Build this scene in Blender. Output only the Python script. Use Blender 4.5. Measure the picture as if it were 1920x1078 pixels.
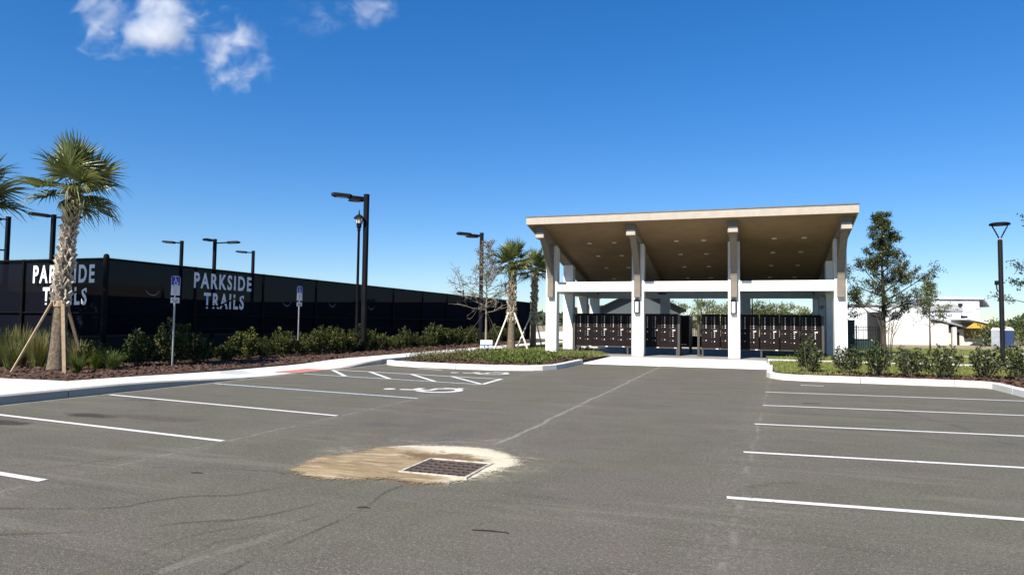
import bpy, bmesh, math, random
import numpy as np
from mathutils import Vector, Matrix

S = bpy.context.scene
for o in list(bpy.data.objects): bpy.data.objects.remove(o)
C = S.collection
PI = math.pi

# ------------------------------------------------------------------ camera
cam_d = bpy.data.cameras.new('camera'); cam = bpy.data.objects.new('camera', cam_d); C.objects.link(cam)
cam_d.sensor_width = 36; cam_d.lens = 24.0; cam_d.clip_start = .1; cam_d.clip_end = 6000
yv = Vector((440, -71, -1280)).normalized()
xv = Vector((3660, 21, 1280)); xv = (xv - yv * xv.dot(yv)).normalized(); zv = xv.cross(yv)
cam.matrix_world = Matrix.Translation((0, 0, 1.4)) @ Matrix((xv, yv, zv)).to_4x4()
S.camera = cam

# ------------------------------------------------------------------ sky and sun
UX, UY = .27, 1.03                       # shadow offset per metre of height
SUN_EL = math.atan(1 / math.hypot(UX, UY))
SUN_AZ = math.atan2(-UX, -UY)           # compass angle of the sun from +Y towards +X
w = bpy.data.worlds.new('World'); S.world = w; w.use_nodes = True
nt = w.node_tree; nt.nodes.clear()
sky = nt.nodes.new('ShaderNodeTexSky'); sky.sky_type = 'NISHITA'; sky.sun_disc = False
sky.sun_elevation = SUN_EL; sky.sun_rotation = SUN_AZ
sky.altitude = 0; sky.air_density = 1.0; sky.dust_density = .0; sky.ozone_density = 3.0
bg = nt.nodes.new('ShaderNodeBackground'); bg.inputs[1].default_value = .087
wo = nt.nodes.new('ShaderNodeOutputWorld')
tint = nt.nodes.new('ShaderNodeMix'); tint.data_type = 'RGBA'; tint.blend_type = 'MULTIPLY'; tint.inputs[0].default_value = 1
tint.inputs[7].default_value = (.86, 1.0, 1.27, 1)       # the camera's rendering of a clear blue sky, even over the whole dome
hsv = nt.nodes.new('ShaderNodeHueSaturation'); hsv.inputs['Saturation'].default_value = 1.52; gam = nt.nodes.new('ShaderNodeGamma'); gam.inputs[1].default_value = .8; nt.links.new(sky.outputs[0], gam.inputs[0]); nt.links.new(gam.outputs[0], hsv.inputs['Color'])
nt.links.new(hsv.outputs[0], tint.inputs[6]); nt.links.new(tint.outputs[2], bg.inputs[0]); nt.links.new(bg.outputs[0], wo.inputs[0])
sl = bpy.data.lights.new('sun', 'SUN'); sl.energy = 5.0; sl.angle = math.radians(.53); sl.color = (1, .95, .87)
so = bpy.data.objects.new('sun', sl); C.objects.link(so); so.location = (-10, -40, 40)
so.rotation_euler = Vector((UX, UY, -1)).to_track_quat('-Z', 'Y').to_euler()
S.view_settings.view_transform = 'Standard'; S.view_settings.look = 'None'
S.view_settings.exposure = .85; S.view_settings.gamma = 1; S.view_settings.use_curve_mapping = False
S.render.engine = 'CYCLES'
S.cycles.use_denoising = True
S.cycles.max_bounces = 8; S.cycles.transparent_max_bounces = 16; S.cycles.volume_bounces = 4
S.cycles.caustics_reflective = False; S.cycles.caustics_refractive = False
S.cycles.sample_clamp_indirect = 8

# ------------------------------------------------------------------ materials
MATS = {}
def nodes(name):
    m = bpy.data.materials.new(name); m.use_nodes = True; t = m.node_tree
    b = t.nodes['Principled BSDF']; MATS[name] = m
    return m, t, b
def N(t, kind, **kw):
    n = t.nodes.new('ShaderNode' + kind)
    for k, v in kw.items():
        if k.startswith('i_'): n.inputs[k[2:].replace('_', ' ')].default_value = v
        else: setattr(n, k, v)
    return n
def mixc(t, fac, a, b, blend='MIX'):
    n = t.nodes.new('ShaderNodeMix'); n.data_type = 'RGBA'; n.blend_type = blend
    for sock, v in ((n.inputs[0], fac), (n.inputs[6], a), (n.inputs[7], b)):
        if hasattr(v, 'is_linked'): t.links.new(v, sock)
        elif isinstance(v, (int, float)): sock.default_value = v
        else: sock.default_value = (*v, 1)
    return n.outputs[2]
def math_(t, op, a, b=None, c=None, clamp=False):
    n = t.nodes.new('ShaderNodeMath'); n.operation = op; n.use_clamp = clamp
    for s, v in zip(n.inputs, (a, b, c)):
        if v is None: continue
        if hasattr(v, 'is_linked'): t.links.new(v, s)
        else: s.default_value = v
    return n.outputs[0]
def ramp(t, x, lo, hi):
    n = t.nodes.new('ShaderNodeMapRange'); n.interpolation_type = 'SMOOTHSTEP'
    t.links.new(x, n.inputs[0]); n.inputs[1].default_value = lo; n.inputs[2].default_value = hi
    return n.outputs[0]
def noise(t, co, scale, detail=4, rough=.6, dist=0):
    n = N(t, 'TexNoise'); n.inputs['Scale'].default_value = scale; n.inputs['Detail'].default_value = detail
    n.inputs['Roughness'].default_value = rough; n.inputs['Distortion'].default_value = dist
    if co is not None: t.links.new(co, n.inputs['Vector'])
    return n.outputs[0]
def coords(t, kind='Object'):
    return t.nodes.new('ShaderNodeTexCoord').outputs[kind]
def bump(t, b, h, strength, dist):
    n = N(t, 'Bump'); n.inputs['Strength'].default_value = strength; n.inputs['Distance'].default_value = dist
    t.links.new(h, n.inputs['Height']); t.links.new(n.outputs[0], b.inputs['Normal'])

def pm(name, c1, c2=None, scale=3., rough=.7, metal=0, bscale=None, bstr=.2, bdist=.01, spec=.4, world=True, fine=None):
    m, t, b = nodes(name)
    co = N(t, 'NewGeometry').outputs['Position'] if world else coords(t)
    b.inputs['Roughness'].default_value = rough; b.inputs['Metallic'].default_value = metal
    b.inputs['Specular IOR Level'].default_value = spec
    c2 = c2 or tuple(v * .8 for v in c1)
    col = mixc(t, ramp(t, noise(t, co, scale), .35, .65), c1, c2)
    if fine:
        col = mixc(t, math_(t, 'MULTIPLY', noise(t, co, fine, 2, .7), .5), col, tuple(v * .55 for v in c1))
    t.links.new(col, b.inputs['Base Color'])
    if bscale: bump(t, b, noise(t, co, bscale, 5, .65), bstr, bdist)
    return m

def leaf_mat(name, c1, c2, trans=.3, rough=.45, spec=.35, c3=None):
    m, t, b = nodes(name)
    g = N(t, 'NewGeometry')
    col = mixc(t, g.outputs['Random Per Island'], c1, c2)
    if c3:
        r = math_(t, 'GREATER_THAN', math_(t, 'FRACT', math_(t, 'MULTIPLY', g.outputs['Random Per Island'], 17.3)), .9)
        col = mixc(t, r, col, c3)
    oi = N(t, 'ObjectInfo')                     # no two plants quite the same green
    col = mixc(t, 1.0, col, mixc(t, oi.outputs['Random'], (.72, .78, .75), (1.25, 1.12, .95)), 'MULTIPLY')
    t.links.new(col, b.inputs['Base Color']); b.inputs['Roughness'].default_value = rough
    b.inputs['Specular IOR Level'].default_value = spec
    tr = N(t, 'BsdfTranslucent'); t.links.new(mixc(t, .5, col, (.25, .35, .04), 'SOFT_LIGHT'), tr.inputs[0])
    mx = N(t, 'MixShader'); mx.inputs[0].default_value = trans
    t.links.new(b.outputs[0], mx.inputs[1]); t.links.new(tr.outputs[0], mx.inputs[2])
    t.links.new(mx.outputs[0], t.nodes['Material Output'].inputs[0])
    return m

# asphalt: aggregate speckle, paving-lane seams, tyre-polished lanes, damp and rusty blotches
def make_asphalt():
    m, t, b = nodes('asphalt')
    co = N(t, 'NewGeometry').outputs['Position']
    sep = N(t, 'SeparateXYZ'); t.links.new(co, sep.inputs[0]); X, Y = sep.outputs[0], sep.outputs[1]
    big = noise(t, co, .35, 5, .6, .6); mid = noise(t, co, 1.3, 5, .65, 1.2)
    col = mixc(t, ramp(t, big, .44, .56), (.101, .094, .067), (.107, .091, .075))
    col = mixc(t, math_(t, 'MULTIPLY', ramp(t, mid, .42, .62), .6), col, (.08, .074, .05))
    # streaks left by turning tyres: stretched, bent noise
    mp = N(t, 'Mapping'); t.links.new(co, mp.inputs[0]); mp.inputs['Scale'].default_value = (.16, 1.5, 1); mp.inputs['Rotation'].default_value = (0, 0, math.radians(-12))
    st = noise(t, mp.outputs[0], 1.8, 5, .55, .9)
    col = mixc(t, math_(t, 'MULTIPLY', ramp(t, st, .55, .72), .55), col, (.062, .057, .043))
    col = mixc(t, math_(t, 'MULTIPLY', ramp(t, st, .45, .32), .5), col, (.15, .139, .105))
    # paving seams with pale dust in them
    wig = math_(t, 'MULTIPLY', math_(t, 'SUBTRACT', noise(t, co, .9, 3), .5), .18)
    for x0, sl_, wd, k, lo, ylo in ((-2.72, 0, .05, .6, .42, 7.0), (-5.66, 0, .05, .35, .5, 2), (-.33, .047, .045, .3, .52, 3.5), (-11.07, 0, .07, .75, .38, 4)):
        d = math_(t, 'ABSOLUTE', math_(t, 'SUBTRACT', math_(t, 'ADD', X, wig), math_(t, 'ADD', math_(t, 'MULTIPLY', Y, sl_), x0)))
        f = math_(t, 'MULTIPLY', ramp(t, d, wd, .0), math_(t, 'MULTIPLY', ramp(t, noise(t, co, 2.2, 5, .75), lo - .1, lo + .15), math_(t, 'MULTIPLY', ramp(t, Y, ylo, ylo + .8), k)))
        col = mixc(t, f, col, (.34, .32, .27))
        d2 = math_(t, 'MULTIPLY', ramp(t, d, .5, .05), math_(t, 'MULTIPLY', ramp(t, Y, ylo, ylo + .8), .14))
        col = mixc(t, math_(t, 'MULTIPLY', d2, ramp(t, noise(t, co, 14, 4, .8), .45, .65)), col, (.36, .33, .28))
    # blotches: x, y, rx, ry, colour, strength
    for x, y, rx, ry, c, k in ((-8.9, 7.34, .5, .22, (.02, .015, .011), 1.0), (-9.2, 6.43, .5, .2, (.022, .017, .013), 1.0), (-7.9, 7.5, 1.1, .25, (.062, .045, .034), .65),
                               (-9.8, 9.05, .5, .16, (.05, .04, .034), .7), (-4.7, 8.25, .5, .22, (.066, .062, .058), .75), (-5.8, 8.75, .3, .1, (.05, .045, .04), .7),
                               (-4.1, 8.6, .35, .9, (.08, .075, .07), .55), (-3.4, 7.7, .25, .7, (.075, .072, .068), .6), (-9.0, 12.2, .3, .08, (.05, .04, .034), .5),
                               (-1.2, 4.4, .9, .6, (.12, .1, .085), .4), (-1.6, 18.2, .4, .3, (.07, .06, .055), .5), (2.9, 9.8, .6, .25, (.082, .076, .07), .5)):
        ex = math_(t, 'DIVIDE', math_(t, 'SUBTRACT', X, x), rx); ey = math_(t, 'DIVIDE', math_(t, 'SUBTRACT', Y, y), ry)
        r = math_(t, 'SQRT', math_(t, 'ADD', math_(t, 'MULTIPLY', ex, ex), math_(t, 'MULTIPLY', ey, ey)))
        r = math_(t, 'ADD', r, math_(t, 'MULTIPLY', math_(t, 'SUBTRACT', noise(t, co, 3, 4), .5), 1.6))
        col = mixc(t, math_(t, 'MULTIPLY', ramp(t, r, 1.05, .5), k), col, c)
    # dusty sand washed out around the drain
    ex = math_(t, 'DIVIDE', math_(t, 'SUBTRACT', X, -3.1), 1.5); ey = math_(t, 'DIVIDE', math_(t, 'SUBTRACT', Y, 6.5), 1.35)
    r = math_(t, 'SQRT', math_(t, 'ADD', math_(t, 'MULTIPLY', ex, ex), math_(t, 'MULTIPLY', ey, ey)))
    col = mixc(t, math_(t, 'MULTIPLY', ramp(t, r, 1.0, .6), math_(t, 'MULTIPLY', ramp(t, math_(t, 'ADD', math_(t, 'MULTIPLY', st, .5), math_(t, 'MULTIPLY', noise(t, co, 9, 6, .75), .5)), .47, .62), .6)), col, (.4, .34, .24))
    # aggregate
    vo = N(t, 'TexVoronoi'); vo.inputs['Scale'].default_value = 130; t.links.new(co, vo.inputs['Vector'])
    ag = noise(t, co, 95, 3, .75)
    col = mixc(t, math_(t, 'MULTIPLY', ramp(t, ag, .52, .66), .6), col, (.255, .235, .18))
    col = mixc(t, math_(t, 'MULTIPLY', ramp(t, ag, .48, .34), .6), col, (.045, .042, .036))
    sp = math_(t, 'GREATER_THAN', noise(t, co, 26, 2, .9), .735)
    col = mixc(t, math_(t, 'MULTIPLY', sp, .5), col, (.42, .4, .36))
    g2 = noise(t, co, 34, 3, .8)
    col = mixc(t, math_(t, 'MULTIPLY', ramp(t, g2, .54, .68), .55), col, (.245, .222, .16))
    col = mixc(t, math_(t, 'MULTIPLY', ramp(t, g2, .46, .32), .55), col, (.04, .037, .031))
    t.links.new(col, b.inputs['Base Color']); b.inputs['Roughness'].default_value = .88
    b.inputs['Specular IOR Level'].default_value = .25
    h = math_(t, 'ADD', math_(t, 'MULTIPLY', vo.outputs[0], .6), ag)
    bump(t, b, h, .55, .006)
    return m
make_asphalt()

def make_paint(name, c, wear):
    m, t, b = nodes(name)
    co = N(t, 'NewGeometry').outputs['Position']
    f = ramp(t, noise(t, co, 22, 6, .75), .5 + wear, .62 + wear)
    col = mixc(t, f, c, (.13, .124, .112)); col = mixc(t, math_(t, 'MULTIPLY', noise(t, co, 3.2, 6, .75), .6), col, tuple(v * .55 for v in c))
    t.links.new(col, b.inputs['Base Color']); b.inputs['Roughness'].default_value = .75
    bump(t, b, noise(t, co, 95, 3, .75), .4, .004)
make_paint('paint_white', (.68, .67, .63), .05)
make_paint('paint_worn', (.7, .69, .65), -.02)
def make_mark(name, c, k):
    m, t, b = nodes(name)
    co = N(t, 'NewGeometry').outputs['Position']
    b.inputs['Base Color'].default_value = (*c, 1); b.inputs['Roughness'].default_value = .9; b.inputs['Specular IOR Level'].default_value = .1
    tr = N(t, 'BsdfTransparent'); mx = N(t, 'MixShader')
    f = math_(t, 'MULTIPLY', ramp(t, noise(t, co, 1.6, 4), .36, .6), math_(t, 'MULTIPLY', ramp(t, noise(t, co, 48, 4, .8), .36, .6), k))
    t.links.new(f, mx.inputs[0]); t.links.new(tr.outputs[0], mx.inputs[1]); t.links.new(b.outputs[0], mx.inputs[2])
    t.links.new(mx.outputs[0], t.nodes['Material Output'].inputs[0])
make_mark('tyre_dark', (.038, .035, .03), .36); make_mark('tyre_faint', (.045, .042, .036), .24); make_mark('dust_pale', (.4, .37, .31), .28)
make_paint('paint_blue', (.55, .64, .74), -.01)
def make_concrete(name, c, stains=()):
    m, t, b = nodes(name)
    co = N(t, 'NewGeometry').outputs['Position']
    sep = N(t, 'SeparateXYZ'); t.links.new(co, sep.inputs[0]); X, Y = sep.outputs[0], sep.outputs[1]
    col = mixc(t, ramp(t, noise(t, co, .7, 5), .3, .7), c, tuple(v * .86 for v in c))
    col = mixc(t, math_(t, 'MULTIPLY', ramp(t, noise(t, co, 9, 5, .7), .55, .75), .25), col, tuple(v * .7 for v in c))
    for x, y, rx, ry, k in stains:
        ex = math_(t, 'DIVIDE', math_(t, 'SUBTRACT', X, x), rx); ey = math_(t, 'DIVIDE', math_(t, 'SUBTRACT', Y, y), ry)
        r = math_(t, 'SQRT', math_(t, 'ADD', math_(t, 'MULTIPLY', ex, ex), math_(t, 'MULTIPLY', ey, ey)))
        r = math_(t, 'ADD', r, math_(t, 'MULTIPLY', math_(t, 'SUBTRACT', noise(t, co, 2.5, 5, .65), .5), 2.2))
        col = mixc(t, math_(t, 'MULTIPLY', ramp(t, r, 1.05, .75), k), col, (.17, .19, .19))
    t.links.new(col, b.inputs['Base Color']); b.inputs['Roughness'].default_value = .85
    b.inputs['Specular IOR Level'].default_value = .25
    bump(t, b, noise(t, co, 70, 4, .7), .25, .004)
make_concrete('concrete', (.66, .64, .58))
make_concrete('walk_concrete', (.7, .68, .64), ((-12.3, 14.2, .4, .55, .45), (-12.2, 11.3, .3, .25, .35)))
make_concrete('kerb_grey', (.36, .335, .29))
make_concrete('kerb_concrete', (.66, .64, .58))
pm('slab_floor', (.26, .255, .25), scale=.8)
pm('mulch', (.085, .044, .026), (.044, .025, .016), 6, .95, bscale=40, bstr=.9, bdist=.03)
pm('mulch_chip', (.135, .066, .04), (.04, .023, .015), 30, .9)
pm('lawn', (.115, .15, .032), (.18, .18, .06), 1.2, .9, bscale=60, bstr=.8, bdist=.04, fine=25)
leaf_mat('grass_blade', (.13, .18, .035), (.25, .25, .09), .3, .6)
pm('soil', (.33, .26, .17), (.2, .19, .09), .06, .95, bscale=3, bstr=.5, bdist=.1, fine=.7)
pm('far_field', (.16, .15, .07), (.26, .22, .13), .03, .95, fine=.4)
pm('court_surface', (.05, .09, .12), scale=.3)
def make_stucco():
    m, t, b = nodes('white_stucco')
    co = N(t, 'NewGeometry').outputs['Position']; sep = N(t, 'SeparateXYZ'); t.links.new(co, sep.inputs[0])
    col = mixc(t, ramp(t, noise(t, co, 1.2, 5), .35, .65), (.74, .73, .7), (.67, .66, .63))
    splash = math_(t, 'SUBTRACT', math_(t, 'ADD', .3, math_(t, 'MULTIPLY', math_(t, 'SUBTRACT', noise(t, co, 5, 5, .7), .5), .5)), sep.outputs[2])
    col = mixc(t, math_(t, 'MULTIPLY', ramp(t, splash, 0, .22), .5), col, (.4, .35, .27))       # soil splashed up the foot of the walls
    t.links.new(col, b.inputs['Base Color']); b.inputs['Roughness'].default_value = .88; b.inputs['Specular IOR Level'].default_value = .2
    bump(t, b, noise(t, co, 80, 5, .7), .35, .006)
make_stucco()
pm('taupe', (.2, .168, .135), (.18, .15, .12), 5, .75, bscale=60, bstr=.15, bdist=.003)
pm('fascia', (.42, .36, .29), (.38, .325, .26), 4, .75)
pm('soffit', (.235, .155, .08), (.2, .132, .067), 1.5, .8)
pm('roofing', (.055, .055, .06), scale=6, rough=.7)
pm('drip_metal', (.16, .17, .18), rough=.45, metal=.6)
pm('trim_white', (.8, .8, .78), rough=.5)
pm('mail_brown', (.013, .009, .0085), (.0155, .0105, .01), 4, .55, 0, spec=.08)
pm('mail_frame', (.085, .075, .065), (.075, .066, .058), 3, .5, .3)
pm('lock_metal', (.85, .85, .84), rough=.45)
pm('plate_white', (.8, .8, .78), rough=.6)
pm('black_metal', (.006, .007, .009), (.009, .009, .011), 3, .6, 0, spec=.08)
pm('fence_black', (.004, .004, .005), (.007, .007, .008), 3, .6, 0, spec=.06)
pm('light_lens', (.55, .56, .55), rough=.35)
pm('lantern_glass', (.7, .7, .68), rough=.25, spec=.6)
pm('galvanised', (.42, .43, .44), (.35, .36, .37), 6, .45, .5)
pm('sign_blue', (.015, .03, .33), rough=.4)
pm('sign_white', (.72, .73, .74), rough=.45)
pm('sign_ink', (.05, .05, .07), rough=.6)
pm('yard_blue', (.02, .06, .25), rough=.5)
pm('print_white', (.75, .75, .76), (.68, .68, .7), 30, .8)
pm('grey_flap', (.3, .3, .32), rough=.8)
pm('pale_rail', (.55, .54, .5), rough=.6)
pm('iron', (.085, .062, .048), (.11, .075, .052), 14, .75, .1, bscale=60, bstr=.4)
pm('iron_frame', (.5, .47, .4), (.3, .25, .18), 14, .85)
pm('pit_shade', (.006, .006, .006), rough=.9)
pm('red_mat', (.48, .2, .16), (.42, .18, .15), 3, .8)
pm('bark_palm', (.2, .15, .1), (.09, .068, .046), 18, .95, bscale=45, bstr=.7, bdist=.02)
pm('boot', (.55, .49, .4), (.33, .27, .2), 9, .9, bscale=60, bstr=.5, bdist=.01)
pm('stake', (.36, .26, .16), (.29, .2, .12), 8, .85)
pm('stake_white', (.7, .66, .56), (.6, .55, .45), 8, .85)
pm('bark_dark', (.075, .06, .048), (.05, .04, .033), 20, .95, bscale=30, bstr=.6, bdist=.02)
pm('bark_pale', (.25, .215, .17), (.18, .155, .12), 20, .95)
pm('bark_twig', (.2, .15, .11), (.14, .105, .08), 20, .95)
leaf_mat('frond_green', (.07, .098, .028), (.22, .235, .075), .2, .4, .45)
leaf_mat('frond_old', (.17, .15, .06), (.1, .1, .035), .25, .5)
leaf_mat('hedge_leaf', (.008, .016, .004), (.055, .08, .014), .1, .5, .25, c3=(.17, .13, .03))
leaf_mat('shrub_leaf', (.02, .032, .012), (.07, .092, .026), .15, .42, .45)
leaf_mat('oak_leaf', (.022, .034, .012), (.07, .088, .028), .15, .45, .4)
leaf_mat('sapling_leaf', (.11, .14, .07), (.2, .22, .12), .3, .5)
leaf_mat('bare_leaf', (.17, .16, .09), (.26, .19, .12), .3, .6)
leaf_mat('pine_leaf', (.07, .1, .035), (.15, .165, .055), .3, .6)
leaf_mat('rust_leaf', (.2, .15, .05), (.14, .12, .04), .3, .6)
leaf_mat('ground_leaf', (.07, .105, .022), (.16, .19, .045), .3, .5)
leaf_mat('ground_brown', (.16, .12, .06), (.11, .13, .04), .25, .7)
leaf_mat('clump_leaf', (.13, .15, .045), (.27, .25, .1), .3, .5)
leaf_mat('woods_leaf', (.035, .05, .025), (.07, .085, .04), .2, .7)
pm('block_wall', (.62, .6, .54), (.56, .54, .48), .8, .9, bscale=12, bstr=.2)
pm('house_wrap', (.76, .77, .78), (.7, .71, .72), .6, .7)
pm('wrap_print', (.12, .12, .14), rough=.7)
pm('shingle', (.3, .3, .3), (.22, .22, .22), 3, .9)
pm('yellow_sheathing', (.6, .36, .06), (.52, .31, .055), 2, .8)
pm('raw_wood', (.3, .2, .12), scale=2)
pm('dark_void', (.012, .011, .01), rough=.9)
pm('slate_wall', (.07, .082, .088), (.06, .072, .078), 1, .85)
pm('tan_wall', (.3, .23, .13), (.26, .2, .12), 1, .85)
pm('teal_panel', (.012, .035, .035), rough=.5)
pm('toilet_blue', (.012, .03, .1), rough=.5)
pm('toilet_grey', (.3, .32, .34), rough=.5)

# fence windscreen: dark knitted mesh that lets about an eighth of the light through
def make_screen():
    m, t, b = nodes('windscreen')
    co = N(t, 'NewGeometry').outputs['Position']
    sep = N(t, 'SeparateXYZ'); t.links.new(co, sep.inputs[0])
    u = math_(t, 'ADD', sep.outputs[0], sep.outputs[1]); z = sep.outputs[2]
    lines = None
    for sgn in (1, -1):
        a = math_(t, 'FRACT', math_(t, 'MULTIPLY', math_(t, 'ADD', u, math_(t, 'MULTIPLY', z, sgn * .85)), 13))
        l = math_(t, 'LESS_THAN', math_(t, 'ABSOLUTE', math_(t, 'SUBTRACT', a, .5)), .07)
        lines = l if lines is None else math_(t, 'MAXIMUM', lines, l)
    wv = ramp(t, noise(t, co, 1.1, 3), .3, .7)
    col = mixc(t, lines, mixc(t, wv, (.0016, .0019, .005), (.0028, .0032, .0075)), (.01, .011, .017))
    t.links.new(col, b.inputs['Base Color']); b.inputs['Roughness'].default_value = .9; b.inputs['Specular IOR Level'].default_value = .04
    tr = N(t, 'BsdfTransparent'); mx = N(t, 'MixShader')
    t.links.new(math_(t, 'MULTIPLY', math_(t, 'SUBTRACT', 1, lines), .016), mx.inputs[0])
    t.links.new(b.outputs[0], mx.inputs[1]); t.links.new(tr.outputs[0], mx.inputs[2])
    t.links.new(mx.outputs[0], t.nodes['Material Output'].inputs[0])
make_screen()
def make_sand():
    m, t, b = nodes('sand')
    co = N(t, 'NewGeometry').outputs['Position']
    sep = N(t, 'SeparateXYZ'); t.links.new(co, sep.inputs[0]); X, Y, Z = sep.outputs
    n1 = noise(t, co, 1.6, 5, .6, .8); n2 = noise(t, co, 7, 6, .7, .5)
    col = mixc(t, ramp(t, n1, .38, .62), (.33, .25, .15), (.26, .19, .11))
    mp = N(t, 'Mapping'); t.links.new(co, mp.inputs[0]); mp.inputs['Rotation'].default_value = (0, 0, math.radians(-30)); mp.inputs['Scale'].default_value = (.7, 5, 1)
    st = noise(t, mp.outputs[0], 2.2, 5, .6, .6)                # water-laid ripples and wheel smears
    col = mixc(t, math_(t, 'MULTIPLY', ramp(t, st, .52, .66), .7), col, (.15, .105, .058))
    col = mixc(t, math_(t, 'MULTIPLY', ramp(t, st, .46, .34), .5), col, (.55, .45, .3))
    # the dry rim to the right and behind the drain is cream coloured
    dry = math_(t, 'MAXIMUM', math_(t, 'SUBTRACT', X, -2.55), math_(t, 'SUBTRACT', Y, math_(t, 'ADD', 6.55, math_(t, 'MULTIPLY', math_(t, 'ADD', X, 3), -.25))))
    dry = ramp(t, math_(t, 'ADD', dry, math_(t, 'MULTIPLY', math_(t, 'SUBTRACT', n2, .5), .5)), -.08, .25)
    col = mixc(t, math_(t, 'MULTIPLY', dry, .85), col, (.66, .59, .44))
    ex = math_(t, 'DIVIDE', math_(t, 'SUBTRACT', X, -2.95), .5); ey = math_(t, 'DIVIDE', math_(t, 'SUBTRACT', Y, 6.42), .24)
    r = math_(t, 'SQRT', math_(t, 'ADD', math_(t, 'MULTIPLY', ex, ex), math_(t, 'MULTIPLY', ey, ey)))
    r = math_(t, 'ADD', r, math_(t, 'MULTIPLY', math_(t, 'SUBTRACT', n2, .5), 2.2))
    col = mixc(t, math_(t, 'MULTIPLY', ramp(t, r, 1.1, .5), .8), col, (.13, .085, .042))
    col = mixc(t, math_(t, 'MULTIPLY', ramp(t, noise(t, co, 70, 3, .8), .5, .68), .45), col, (.17, .12, .075))
    t.links.new(col, b.inputs['Base Color']); b.inputs['Roughness'].default_value = .95; b.inputs['Specular IOR Level'].default_value = .1
    bump(t, b, math_(t, 'ADD', noise(t, co, 60, 5, .75), math_(t, 'MULTIPLY', st, 2)), .7, .012)
    # the sheet thins out to scattered grains at its edge
    cover = math_(t, 'ADD', Z, math_(t, 'MULTIPLY', math_(t, 'SUBTRACT', noise(t, co, 30, 8, .9), .5), .045))
    tr = N(t, 'BsdfTransparent'); mx = N(t, 'MixShader'); t.links.new(ramp(t, cover, .007, .015), mx.inputs[0])
    t.links.new(tr.outputs[0], mx.inputs[1]); t.links.new(b.outputs[0], mx.inputs[2]); t.links.new(mx.outputs[0], t.nodes['Material Output'].inputs[0])
make_sand()

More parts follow.
